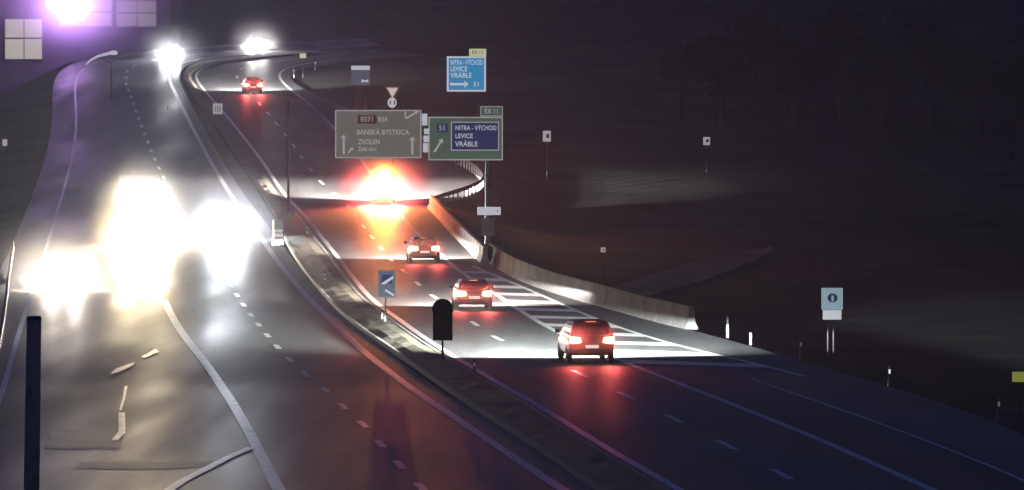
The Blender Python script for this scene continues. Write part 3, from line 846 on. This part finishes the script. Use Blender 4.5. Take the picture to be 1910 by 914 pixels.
# panels: things of their own, hung on the gantry
def panel(name, label, x0, y0, x1, y1, Y, face, border, th=.05):
    A, B = at(x0, y1, Y), at(x1, y0, Y)
    root = empty(name, ((A.x + B.x) / 2, Y, A.z)); tag(root, label, 'road sign')
    w_, h_ = B.x - A.x, B.z - A.z
    MB().box(-w_/2, w_/2, -.035, th - .035, 0, h_).build('panel', face, root, bevel=.01)
    if border: frame_part(root, w_, h_, border, h_/2)
    for fx in (-.3, .3): MB().box(fx*w_ - .04, fx*w_ + .04, th - .035, th + .3, h_*.1, h_*.9).build('bracket', M_DARKSTEEL, root)
    return root, w_, h_
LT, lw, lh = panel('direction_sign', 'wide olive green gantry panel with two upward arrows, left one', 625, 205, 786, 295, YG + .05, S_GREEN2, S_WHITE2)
def put(px, py, x0, x1, y0, y1, W_, H_): return ((px - (x0 + x1) / 2) / (x1 - x0) * W_, (y1 - py) / (y1 - y0) * H_)
def PL(px, py): return put(px, py, 625, 786, 205, 295, lw, lh)
x, z = PL(685, 223); MB().box(x - .55, x + .55, -.045, -.036, z - .24, z + .24).build('route_plate', S_RED, LT)
text('E571', .4, S_WHITE2, LT, (x, -.048, z), wide=1.0)
x, z = PL(714, 223); text('E58', .36, S_WHITE2, LT, (x, -.045, z))
x, z = PL(714, 247); text('BANSKÁ BYSTRICA', .42, S_WHITE2, LT, (x, -.045, z), wide=.86)
x, z = PL(668, 265); text('ZVOLEN', .42, S_WHITE2, LT, (x, -.045, z), align='LEFT', wide=.8)
x, z = PL(668, 279); text('ŽIAR N/H', .32, S_WHITE2, LT, (x, -.045, z), align='LEFT', wide=.8)
x, z = PL(641, 269); arrow(LT, x, z, 1.15, .13, 0, S_WHITE2)
x, z = PL(769, 271); arrow(LT, x, z, 1.05, .13, 0, S_WHITE2)
x, z = PL(654, 280); arrow(LT, x, z, .45, .09, .7, S_WHITE2)
x, z = PL(769, 214); arrow(LT, x, z, .85, .11, 1.0, S_WHITE2)
x, z = PL(756, 214); MB().box(x - .04, x + .04, -.045, -.036, z - .22, z + .2).build('symbol_bar', S_WHITE2, LT)
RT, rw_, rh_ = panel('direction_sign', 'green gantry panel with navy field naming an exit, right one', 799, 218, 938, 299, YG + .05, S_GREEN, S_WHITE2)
def PR(px, py): return put(px, py, 799, 938, 218, 299, rw_, rh_)
x0, z0 = PR(842, 280); x1, z1 = PR(930, 228)
MB().box(x0, x1, -.042, -.036, z0, z1).build('blue_field', S_NAVY, RT)
frame_part(RT, x1 - x0 + .06, z1 - z0 + .06, S_WHITE2, (z0 + z1)/2, t=.06, y=-.044, x=(x0 + x1)/2, name='field_border')
x, z = PR(849, 239); text('NITRA - VÝCHOD', .38, S_WHITE, RT, (x, -.048, z), align='LEFT', wide=.8)
x, z = PR(849, 254); text('LEVICE', .38, S_WHITE, RT, (x, -.048, z), align='LEFT', wide=.9)
x, z = PR(849, 269); text('VRÁBLE', .42, S_WHITE, RT, (x, -.048, z), align='LEFT', wide=.92)
x, z = PR(825, 239); MB().box(x - .32, x + .32, -.042, -.036, z - .24, z + .24).build('route_plate', S_NAVY, RT); text('51', .42, S_WHITE2, RT, (x, -.046, z))
x, z = PR(818, 271); arrow(RT, x, z, .95, .13, .55, S_WHITE2)
x0, z0 = PR(896, 217.5); x1, z1 = PR(938, 198)
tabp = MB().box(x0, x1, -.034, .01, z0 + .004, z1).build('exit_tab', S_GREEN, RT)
frame_part(tabp, x1 - x0, z1 - z0 - .01, S_WHITE2, (z0 + z1)/2 + .005, t=.05, x=(x0 + x1)/2)
text('EX 11', .4, S_WHITE2, tabp, ((x0 + x1)/2, -.045, (z0 + z1)/2), wide=.85)
# plates between the panels and on the post
def plate(name, label, cat, x0, y0, x1, y1, Y, m, parts=None):
    A, B = at(x0, y1, Y), at(x1, y0, Y)
    root = empty(name, ((A.x + B.x) / 2, Y, A.z)); tag(root, label, cat)
    w_, h_ = B.x - A.x, B.z - A.z
    MB().box(-w_/2, w_/2, -.02, .02, 0, h_).build('panel', m, root, bevel=.006)
    return root, w_, h_
q, a_, b_ = plate('marker_plate', 'white upright plate in the gap between the gantry panels, uppermost', 'plate', 787, 212, 797, 234, YG + .02, S_WHITE)
MB().box(-.03, .03, .02, .5, .1, .2).build('bracket', M_DARKSTEEL, q)
for i, (ya, yb, xa) in enumerate(((240, 250, 791), (253, 265, 790), (267, 284, 789))):
    q, a_, b_ = plate('marker_plate', ['small topmost of three white plates stacked between the gantry panels', 'middle of three white plates stacked between the gantry panels', 'tall lowest of three white plates stacked between the gantry panels'][i], 'plate', xa, ya, xa + 9, yb, YG + .02, S_WHITE, None)
    MB().box(-.03, .03, .02, .5, b_*.3, b_*.5).build('bracket', M_DARKSTEEL, q)
    q['group'] = 'white plates between the gantry panels'
q, a_, b_ = plate('kilometre_plate', 'white wide plate fixed across the right gantry post', 'road sign', 890, 386, 934, 401, YG + .2, S_WHITE)
MB().prism(arrow_pts(a_*.36, b_*.5, .16, .04, 0), -.032, -.02).build('arrow', M_INK, q)
c = at(910, 440, YG + .1)
bx = empty('control_cabinet', (c.x, YG + .1, c.z)); tag(bx, 'beige equipment cabinet strapped to the right gantry post', 'cabinet')
M_CAB = mat('cabinet_paint', (.42, .38, .3), .6, noise=.2, scale=4)
MB().box(-.4, .4, -.2, .16, 0, 1.0).build('housing', M_CAB, bx, bevel=.03)
MB().box(-.36, .36, -.215, -.2, .06, .94).build('door', M_CAB, bx, bevel=.008)
MB().box(.26, .3, -.24, -.215, .42, .58).build('handle', M_STEEL, bx)
MB().box(-.44, .44, -.24, .2, 1.0, 1.05).build('lid', M_CAB, bx)

# generic post-mounted signs
def post_sign(name, label, cat, base_px, base_py, posts=(0,), h=2.5, rpost=.04, cat_group=None, Y=None, post_m=None):
    if Y is None: p = ground(base_px, base_py)
    else: p = at(base_px, base_py, Y)
    p.z = max(terrain(p.x, p.y), E(p.y) if Y is None and abs(p.x - x_at(L_R, p.y)) < 3 else -99)
    root = empty(name, p); tag(root, label, cat, cat_group)
    for dx in posts:
        MB().tube([(dx, 0, -.3), (dx, 0, h)], rpost, 10).build('post', post_m or M_STEEL, root)
    return root, p
def local_rect(root, p, x0, y0, x1, y1):
    A, B = at(x0, y1, p.y), at(x1, y0, p.y)
    return A.x - p.x, B.x - p.x, A.z - p.z, B.z - p.z

# dark back of a round-topped double sign in the median
root, p = post_sign('road_sign', 'dark unlit back of a round-topped tall sign standing on the median', 'road sign', 826, 679, (0,), .3, .05)
p.z = E(p.y) + .25; root.location = p
x0, x1, z0, z1 = local_rect(root, p, 806, 557, 845, 635)
rr = (x1 - x0) / 2; cx = (x0 + x1) / 2
MB().tube([(cx, .06, -.4), (cx, .06, z1 - .1)], .045, 10).build('post', M_STEEL, root)
MB().prism([(cx + rr*math.cos(a), z1 - rr + rr*math.sin(a)) for a in [2*math.pi*i/28 for i in range(28)]], -.02, .015).build('round_plate', M_SIGNBACK, root)
MB().box(x0 + .03, x1 - .02, -.02, .015, z0, z1 - rr*1.15).build('lower_plate', M_SIGNBACK, root)
for zz in (z0 + .2, z1 - rr): MB().box(x0 + .06, x1 - .06, -.045, -.02, zz, zz + .06).build('clamp_rail', M_SIGNBACK, root)

# grey sign with white slash
root, p = post_sign('road_sign', 'grey blue sign with a white slash on a thin post in the median', 'road sign', 718, 606, (0,), .3, .04)
p.z = E(p.y) + .25; root.location = p
x0, x1, z0, z1 = local_rect(root, p, 705, 504, 738, 555)
MB().tube([((x0 + x1)/2 - .06, .05, -.4), ((x0 + x1)/2 - .06, .05, z1 - .05)], .038, 10).build('post', M_STEEL, root)
S_GB = sign_glow('sign_grey_blue', (.2, .23, .3), (.5, .6, .8), .12)
MB().box(x0, x1, -.02, .015, z0, z1).build('panel', S_GB, root, bevel=.01)
frame_part(root, x1 - x0, z1 - z0, sign_glow('sign_grey_edge', (.35, .38, .38), (.6, .7, .7), .1), (z0 + z1)/2, .06, y=-.02, x=(x0 + x1)/2)
MB().prism([(x0 + .14, z1 - .62), (x1 - .14, z1 - .62), (x1 - .2, z1 - .2), (x0 + .2, z1 - .2)], -.03, -.02).build('dark_symbol', S_NAVY, root)
MB().prism([(x0 + .12, z1 - .62), (x0 + .3, z1 - .66), (x1 - .1, z1 - .38), (x1 - .12, z1 - .26)], -.04, -.03).build('slash', S_WHITE, root)
MB().prism([(x0 + .3, z0 + .32), (x0 + .36, z0 + .38), (x1 - .06, z0 + .14), (x1 - .1, z0 + .06)], -.034, -.02).build('white_arrow', S_WHITE, root)

# pair of signs on the far verge, triangle above a disc
YT = 470.0
root, p = post_sign('give_way_sign', 'inverted white triangle sign above a small round sign on one post', 'road sign', 732, 292, (0,), .2, .04, Y=YT)
x0, x1, z0, z1 = local_rect(root, p, 720, 163, 744, 184)
MB().tube([(0, .05, -.3), (0, .05, z1)], .04, 8).build('post', M_STEEL, root)
MB().prism([(x0, z1), (0, z0), (x1, z1)], -.02, .015).build('triangle_plate', sign_glow('sign_red_edge', (.5, .1, .05), (1, .45, .2), .5), root)
MB().prism([(x0*.72, z1 - .09), (0, z0 + .16), (x1*.72, z1 - .09)], -.03, -.02).build('triangle_face', S_WHITE, root)
x0, x1, z0, z1 = local_rect(root, p, 723, 182, 740, 201)
rx, rz = (x1 - x0)/2, (z1 - z0)/2
MB().prism([((x0+x1)/2 + rx*math.cos(i*math.pi/12), (z0+z1)/2 + rz*math.sin(i*math.pi/12)) for i in range(24)], -.02, .015).build('round_plate', S_WHITE, root)
for sx in (-1, 1): MB().box(sx*.17 - .06, sx*.17 + .06, -.03, -.02, (z0+z1)/2 - .18, (z0+z1)/2 + .18).build('dark_bar', sign_glow('sign_teal', (.08, .13, .14), (.3, .5, .5), .1), root)

# blue direction sign, its glow put into the face material
YB = 470.0
root, p = post_sign('direction_sign', 'bright blue direction sign with white border and yellow tab, high on the slope', 'road sign', 870, 300, (-.9, .9), .2, .06, Y=YB)
x0, x1, z0, z1 = local_rect(root, p, 833, 105, 906, 171)
for dx in (-.9, .9): MB().tube([(dx, .06, -.3), (dx, .06, z1 - .1)], .06, 8).build('post', M_DARKSTEEL, root)
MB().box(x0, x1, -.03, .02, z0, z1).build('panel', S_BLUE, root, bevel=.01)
frame_part(root, x1 - x0, z1 - z0, S_WHITE, (z0 + z1)/2, .15, y=-.03)
bs = (x1 - x0) / 73.0
def PB(px, py): return ((px - 833) * bs + x0, z1 - (py - 105) * bs)
for body, py, wd in (('NITRA - VÝCHOD', 117, .58), ('LEVICE', 129, .8), ('VRÁBLE', 141, .9)):
    x, z = PB(840, py); text(body, .56, S_WHITE, root, (x, -.045, z), align='LEFT', wide=wd)
x, z = PB(857, 157); arrow(root, x, z, 1.5, .2, math.pi/2, S_WHITE)
x, z = PB(889, 157); text('51', .5, S_WHITE, root, (x, -.045, z), wide=1.1)
x0, x1, z0, z1 = local_rect(root, p, 875, 91, 907, 104.6)
tb = MB().box(x0, x1, -.028, .01, z0, z1).build('exit_tab', S_YELL, root); text('EX 11', .42, S_DKBLUE, tb, ((x0+x1)/2, -.04, (z0+z1)/2), wide=.85)

# dark blue sign with a white band
YD = 500.0
root, p = post_sign('road_sign', 'dark blue sign with a white band on top, left of the triangle sign', 'road sign', 672, 262, (-.4, .4), .2, .05, Y=YD)
x0, x1, z0, z1 = local_rect(root, p, 655, 122, 690, 159)
for dx in (-.4, .4): MB().tube([(dx, .06, -.3), (dx, .06, z1 - .1)], .05, 8).build('post', M_DARKSTEEL, root)
MB().box(x0, x1, -.03, .02, z0, z1).build('panel', sign_glow('sign_slate', (.1, .12, .16), (.35, .42, .6), .13), root, bevel=.01)
MB().box(x0, x1, -.042, -.032, z1 - .38, z1 - .03).build('white_band', S_WHITE, root)
MB().prism([(x1 - .72, z0 + .22), (x1 - .4, z0 + .3), (x1 - .14, z0 + .22), (x1 - .14, z0 + .52), (x1 - .4, z0 + .42), (x1 - .72, z0 + .52)], -.04, -.03).build('white_symbol', S_WHITE, root)

# panel on twin posts at the right
root, p = post_sign('information_sign', 'white and blue information sign on two posts in the dark field at right', 'road sign', 1549, 640, (0,), .1, .03)
x0, x1, z0, z1 = local_rect(root, p, 1532, 537, 1572, 596)
for dx in (x0 + .28, x0 + .52): MB().tube([(dx, .05, -.4), (dx, .05, z1 - .1)], .03, 8).build('post', mat('dull_post', (.03, .03, .032), .9, spec=.1), root)
zm = z0 + (z1 - z0) * .31
MB().box(x0, x1, -.02, .015, zm, z1).build('panel', S_BLUEW, root, bevel=.01)
xm = (x0 + x1)/2 + .02
MB().prism([(xm + .2*math.cos(i*math.pi/4 + math.pi/8)*1.15, (zm + z1)/2 + .04 + .2*math.sin(i*math.pi/4 + math.pi/8)) for i in range(8)], -.03, -.02).build('blue_symbol', S_DKBLUE, root)
MB().box(xm - .05, xm + .05, -.036, -.03, (zm+z1)/2 - .1, (zm+z1)/2 + .14).build('symbol_bar', S_BLUEW, root)
MB().box(x0 + .06, x1 - .06, -.02, .015, z0, zm - .02).build('lower_plate', S_WHITE, root, bevel=.008)

# small reflective boards, headlight return put in as a glow
def small_sign(label, px, py, wpx, hpx, Y, m, base_drop=None, name='small_sign', inner=None, group=None):
    c = at(px, py, Y); gz_ = terrain(c.x, Y)
    if gz_ > c.z - .3: gz_ = c.z - .8
    root = empty(name, (c.x, Y, gz_)); tag(root, label, 'road sign', group)
    w_, h_ = wpx / PPM(Y), hpx / PPM(Y); z = c.z - gz_
    MB().tube([(0, .04, -.3), (0, .04, z + h_*.4)], .035, 8).build('post', M_DARKSTEEL, root)
    MB().box(-w_/2, w_/2, -.02, .015, z - h_/2, z + h_/2).build('panel', m, root, bevel=.008)
    if inner == 'bars':
        for k in (-1, 0, 1): MB().box(k*w_*.22 - w_*.06, k*w_*.22 + w_*.06, -.03, -.02, z - h_*.3, z + h_*.3).build('dark_bar', S_GB, root)
    elif inner == 'gap':
        MB().box(-w_*.1, w_*.3, -.03, -.02, z - h_*.15, z + h_*.2).build('dark_mark', M_INK, root)
    return root
small_sign('small square white sign with grey bars left of the outbound lanes', 406, 203, 18, 20, 535, S_WHITE2, inner='bars')
small_sign('small yellow sign on a post beside the upper bend', 565, 104, 12, 9, 600, S_YELL)
small_sign('small white board right of the gantry, nearer of the two in the field', 1020, 254, 15, 20, 470, S_WHITE2, inner='gap')
small_sign('small dim white board in the dark field, far right of the gantry', 1318, 263, 13, 15, 480, S_WHITE2, inner='gap')
small_sign('tiny square white reflector board in front of the pale service road', 1125, 466, 9, 9, 330, S_WHITE2, inner='gap')
small_sign('yellow green sign at the right edge of the picture', 1902, 703, 28, 19, 205, S_YELLG)
small_sign('small bright white board beyond the slip lane, between warm headlights', 165, 425, 14, 14, 400, S_WHITE)
small_sign('faint white board on the far left verge, upper one', 15, 210, 9, 9, 560, S_WHITE)
small_sign('faint pale board on the far left verge, lower one', 9, 266, 9, 12, 500, S_WHITE2)
small_sign('faint pale reflector left of the upper white headlights', 313, 193, 7, 8, 545, S_WHITE2)

# white barrel, shaped to catch a gleam, and base box at the median nose
p = ground(518, 459)
br = empty('gleam_barrel', (p.x, p.y, p.z)); tag(br, 'white barrel standing in for a gleam at the nose of the median', 'barrel')
M_BAR = mat('white_plastic', (.8, .8, .8), .35, emit=(.92, .95, 1), estr=.0)
MB().tube([(0, 0, 0), (0, 0, .05), (0, 0, .5), (0, 0, .52), (0, 0, 1.1), (0, 0, 1.12), (0, 0, 1.6), (0, 0, 1.68)], [.36, .38, .35, .31, .31, .34, .32, .22], 20).build('drum', M_BAR, br, smooth=True)
for zz in (.62, .9): MB().tube([(0, 0, zz), (0, 0, zz + .12)], .325, 20).build('band', S_WHITE, br)

# delineator posts
M_DEL = mat('delineator_plastic', (.08, .08, .08), .5, noise=.1, scale=5)
M_REF = mat('delineator_reflector', (.7, .7, .7), .2, emit=(.9, .95, 1), estr=.9)  # reflectors, dim ones too, emit in place of returned headlights
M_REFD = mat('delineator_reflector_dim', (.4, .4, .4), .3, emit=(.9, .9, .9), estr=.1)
def delineator(label, px, py, h, Y=None, bright=False, zoff=0.0, group='delineator posts along the right verge'):
    p = ground(px, py) if Y is None else at(px, py, Y)
    z = max(terrain(p.x, p.y), E(p.y) - .12 if zoff else -99) + zoff
    top = h
    root = empty('delineator_post', (p.x, p.y, z)); tag(root, label, 'post', group)
    hh = max(.5, p.z + top - z)
    MB().prism([(-.05, -.3), (.05, -.3), (.05, hh - .05), (0, hh), (-.05, hh - .02)], -.04, .04).build('shaft', M_DEL, root, bevel=.01)
    MB().box(-.052, .052, -.048, .042, hh - .34, hh - .1).build('black_band', M_INK, root)
    MB().box(-.035, .035, -.056, -.048, hh - .3, hh - .14).build('reflector', M_REF if bright else M_REFD, root)
delineator('tall striped delineator post at the end of the concrete barrier', 1357, 628, .9)
delineator('short delineator post right of the barrier end', 1400, 642, .5)
delineator('slim delineator post left of the information sign', 1494, 676, .95)
delineator('delineator post with a bright white reflector on the right verge', 1659, 722, .8, bright=True)
delineator('pale delineator post near the right edge, lowest on the verge', 1863, 789, .85)
mg = 'slim delineators on the median'
delineator('slim delineator in the median below the left gantry post', 573, 440, .75, zoff=.25, group=mg)
delineator('slim delineator in the median halfway to the slashed sign', 606, 527, .65, zoff=.25, group=mg)
delineator('slim delineator in the median at the foot of the slashed sign', 713, 602, .35, zoff=.25, group=mg)
delineator('slim delineator in the dark near part of the median', 885, 700, .5, zoff=.25, group=mg)
bg_ = 'white posts behind the left concrete barrier'
delineator('white post behind the lit concrete barrier, nearer the cabinet', 886, 470, .75, zoff=.5, bright=True, group=bg_)
delineator('white post behind the lit concrete barrier, farther up', 832, 412, .7, zoff=.4, group=bg_)
fg = 'posts beside the upper bend'
delineator('white post on the right of the upper bend, left one', 548, 144, .9, zoff=.1, bright=True, group=fg)
delineator('white post on the right of the upper bend, right one', 588, 128, .8, zoff=.1, bright=True, group=fg)

# ------------------------------------------------------------------ foreground post, street lamp, building, service road
Y0 = 84.0
b0 = at(52, 914, Y0); t0 = at(66, 596, Y0)
M_POST = mat('post_steel', (.62, .4, .27), .7, .0, noise=.3, scale=3)
root = empty('steel_post', (b0.x - .02, Y0, terrain(b0.x, Y0))); tag(root, 'thick dark steel post in the left foreground', 'post')
hz = t0.z - root.location.z
MB().tube([(0, 0, -.3), (t0.x - b0.x, 0, hz)], [.13, .105], 16).build('shaft', M_POST, root, smooth=True)
MB().tube([(t0.x - b0.x, 0, hz), (t0.x - b0.x, 0, hz + .05)], [.12, .09], 16).build('cap', M_DARKSTEEL, root)
MB().box(-.25, .25, -.25, .25, -.1, .04).build('base_plate', M_DARKSTEEL, root)

YL = 560.0
pb = at(208, 205, YL); gz_ = terrain(pb.x, YL)
root = empty('street_lamp', (pb.x, YL, gz_)); tag(root, 'street lamp with a curved pale arm below the purple building', 'street lamp')
A = at(163, 117, YL); B = at(218, 98, YL)
pts = [(0, 0, -.3), (0, 0, A.z - gz_ - .6)]
MB().tube(pts, [.1, .07], 10).build('post', M_DARKSTEEL, root)
arc = [at(x, y_, YL) - Vector((pb.x, YL, gz_)) for x, y_ in ((160, 121), (168, 113), (180, 106), (193, 102), (206, 99))]
M_LAMPARM = mat('glowing_lamp_arm', (.75, .72, .78), .4, .2, emit=(.9, .82, 1.0), estr=.5)  # emission makes the arm and head of an unlit lamp look lit
MB().tube([(0, 0, A.z - gz_ - .7)] + [(0, 0, A.z - gz_ - .1), arc[2], arc[1], arc[0]], .05, 8).build('bracket', M_DARKSTEEL, root)
MB().tube(arc, [.06, .09, .11, .13, .14], 10).build('curved_arm', M_LAMPARM, root)
hd = MB(); c0 = arc[-1]
hd.loft([[(c0.x + dx, c0.y + r*math.cos(2*math.pi*k/12)*1.4, c0.z + .02 + r*math.sin(2*math.pi*k/12)) for k in range(12)] for dx, r in ((-.1, .1), (.1, .2), (.45, .22), (.65, .1))])
hd.build('lamp_head', M_LAMPARM, root)

# building with lit window bays on the hill at upper left
YW = 690.0
M_WALL = mat('hall_cladding', (.04, .035, .05), .8, noise=.2, scale=.6, spec=.1)
M_WIN = mat('lit_window', (.04, .04, .035), .3, emit=(1.0, .93, .74), estr=.42, noise=.3, scale=.8)
M_WIN2 = mat('lit_window_dim', (.05, .045, .05), .3, emit=(.9, .8, .88), estr=.2, noise=.3, scale=.8)
A = at(-60, 140, YW); B = at(318, -60, YW); gzb = min(terrain(A.x, YW), terrain(B.x, YW)) - .3
root = empty('hall_building', ((A.x + B.x)/2, YW, gzb)); tag(root, 'dark hall with lit window bays and a purple lamp, upper left', 'building')
cx_, hb = (A.x + B.x)/2, B.z - gzb
wl, wr_ = A.x - cx_, B.x - cx_
MB().box(wl, wr_, 0, 22, 0, hb).build('wall', M_WALL, root)
MB().box(wl - .4, wr_ + .4, -.4, 22.4, hb, hb + .5).build('roof', M_DARKSTEEL, root)
def bay(x0, y0, x1, y1, m, cols, rows):
    P, Q = at(x0, y1, YW), at(x1, y0, YW)
    l, r_, b, t = P.x - cx_, Q.x - cx_, P.z - gzb, Q.z - gzb
    f = MB().box(l - .15, r_ + .15, -.08, -.002, b - .15, t + .15).build('window', M_DARKSTEEL, root)
    for i in range(cols):
        for j in range(rows):
            g = .12
            xa = l + (r_ - l) * i / cols + (g if i else 0); xb = l + (r_ - l) * (i + 1) / cols
            za = b + (t - b) * j / rows + (g * 1.6 if j else 0); zb_ = b + (t - b) * (j + 1) / rows
            MB().box(xa, xb, -.12, -.083, za, zb_).build('pane', m, f)
bay(10, 36, 78, 110, M_WIN, 2, 2)
bay(218, 2, 291, 49, M_WIN2, 2, 2)
bay(112, 0, 208, 48, M_WIN2, 2, 2)
pl_ = at(128, 4, YW - 2)
fl = MB().box(-2.6, 2.6, -.3, .3, -.7, .7).build('purple_lamp', mat('purple_lamp', (.5, .3, .6), .3, emit=(.85, .5, 1.0), estr=40), root, (pl_.x - cx_, -1.2, pl_.z - gzb), bevel=.15)
MB().box(-.1, .1, .3, 1.2, -.08, .08).build('bracket', M_DARKSTEEL, fl)
d = bpy.data.lights.new('purple_glow', 'POINT'); d.energy = 16000; d.color = (.62, .3, 1.0); d.shadow_soft_size = .6
o = bpy.data.objects.new('purple_glow', d); COL.objects.link(o); o.parent = fl; o.location = (0, -1.2, 0)

glare_volume('added purple glare volume round the lamp of the hall', 140, -6, YW - 4, 560, 260, 22, glare_material('purple_glare', .035))  # volume added to spread the purple lamp's glow
# pale service road on the right
P_SV_A = [(1100, 520), (1150, 497), (1220, 475), (1310, 452), (1380, 440), (1440, 432)]
P_SV_B = [(1170, 528), (1230, 508), (1300, 490), (1350, 474), (1400, 458), (1442, 440)]
A_, B_ = match([ground(x, y_) for x, y_ in smooth(P_SV_A)], 60), match([ground(x, y_) for x, y_ in smooth(P_SV_B)], 60)
mb = MB()
for p_, q_ in zip(A_, B_):
    for t in (0, .25, .5, .75, 1):
        r = p_.lerp(q_, t); mb.v.append((r.x, r.y, terrain(r.x, r.y) + .12))
for i in range(59):
    for k in range(4):
        s_ = 5*i + k; mb.f.append((s_, s_ + 1, s_ + 6, s_ + 5))
tag(mb.build('service_road', mat('pale_gravel', (.13, .125, .125), .9, noise=.4, scale=.2, spec=.2)), 'pale unlit service road in the dark field', kind='structure')

# trees on the dark hillside
M_BARK = mat('bark', (.05, .04, .03), .9, noise=.4, scale=6)
M_LEAF = mat('leaves', (.035, .05, .025), .8, noise=.5, scale=2, spec=.2)
def tree(px, Y, h, seed, label, group):
    rnd = random.Random(seed)
    v = ray(px, 457); X = v.x / v.y * Y; z0 = terrain(X, Y)
    root = empty('tree', (X, Y, z0)); tag(root, label, 'tree', group)
    m = MB(); th = h * .45
    m.tube([(0, 0, -.3), (.1, .05, th*.5), (.05, 0, th), (.1, 0, h*.85)], [h*.03, h*.024, h*.018, .02], 8)
    limbs = []
    for k in range(8):
        an = rnd.uniform(0, 6.28); z = rnd.uniform(th*.6, h*.8); L = h * rnd.uniform(.16, .3)
        e = Vector((math.cos(an)*L, math.sin(an)*L, z + L*.55)); limbs.append(e)
        m.tube([(0.05, 0, z), (e.x*.5, e.y*.5, z + L*.2), tuple(e)], [h*.012, h*.008, .02], 6)
    m.build('trunk', M_BARK, root)
    c = MB()
    cl = [(e.x, e.y, e.z, h*rnd.uniform(.1, .17)) for e in limbs] + [(0, 0, h*.82, h*.15), (0, 0, h*.66, h*.18)]
    for k in range(8):
        an = rnd.uniform(0, 6.28); rr_ = rnd.uniform(.05, .24)*h
        cl.append((math.cos(an)*rr_, math.sin(an)*rr_, rnd.uniform(.42, .95)*h, h*rnd.uniform(.07, .14)))
    for (x, y_, z, r) in cl:
        for _ in range(150):
            u = Vector((rnd.gauss(0, 1), rnd.gauss(0, 1), rnd.gauss(0, 1))).normalized() * r * rnd.uniform(.55, 1.1)
            P = Vector((x, y_, z)) + u
            a_ = Vector((rnd.gauss(0, 1), rnd.gauss(0, 1), rnd.gauss(0, 1))).normalized(); b_ = a_.orthogonal().normalized()
            s_ = rnd.uniform(.1, .22)
            c.quad(P - a_*s_, P + b_*s_*.6, P + a_*s_, P - b_*s_*.6)
    c.build('crown', M_LEAF, root)
for i, (px, Y, h) in enumerate(((1270, 560, 7), (1340, 548, 8.5), (1410, 575, 10), (1475, 552, 9), (1560, 570, 11), (1640, 545, 10), (1730, 560, 12), (1820, 540, 11), (1890, 520, 10))):
    tree(px, Y, h, i + 3, ['first', 'second', 'third', 'fourth', 'fifth', 'sixth', 'seventh', 'eighth', 'ninth'][i] + ' dark tree from the left in the row on the right hillside', 'trees in a row on the right hillside')

# ------------------------------------------------------------------ night haze
zlo = min(v_.co.z for v_ in terr.data.vertices) - 1.0
hz_top = 150.0
mb = MB().box(-430, 520, -20, 1720, zlo, hz_top)
hm = bpy.data.materials.new('haze'); hm.use_nodes = True
t = hm.node_tree; t.nodes.remove(t.nodes['Principled BSDF'])
pv = t.nodes.new('ShaderNodeVolumePrincipled')
pv.inputs['Color'].default_value = (.62, .76, 1, 1)
pv.inputs['Density'].default_value = HAZE
pv.inputs['Anisotropy'].default_value = HAZE_G
t.links.new(pv.outputs[0], t.nodes['Material Output'].inputs['Volume'])
hazeo = mb.build('haze', hm); tag(hazeo, 'thin night haze over the whole valley', 'haze', kind='stuff')
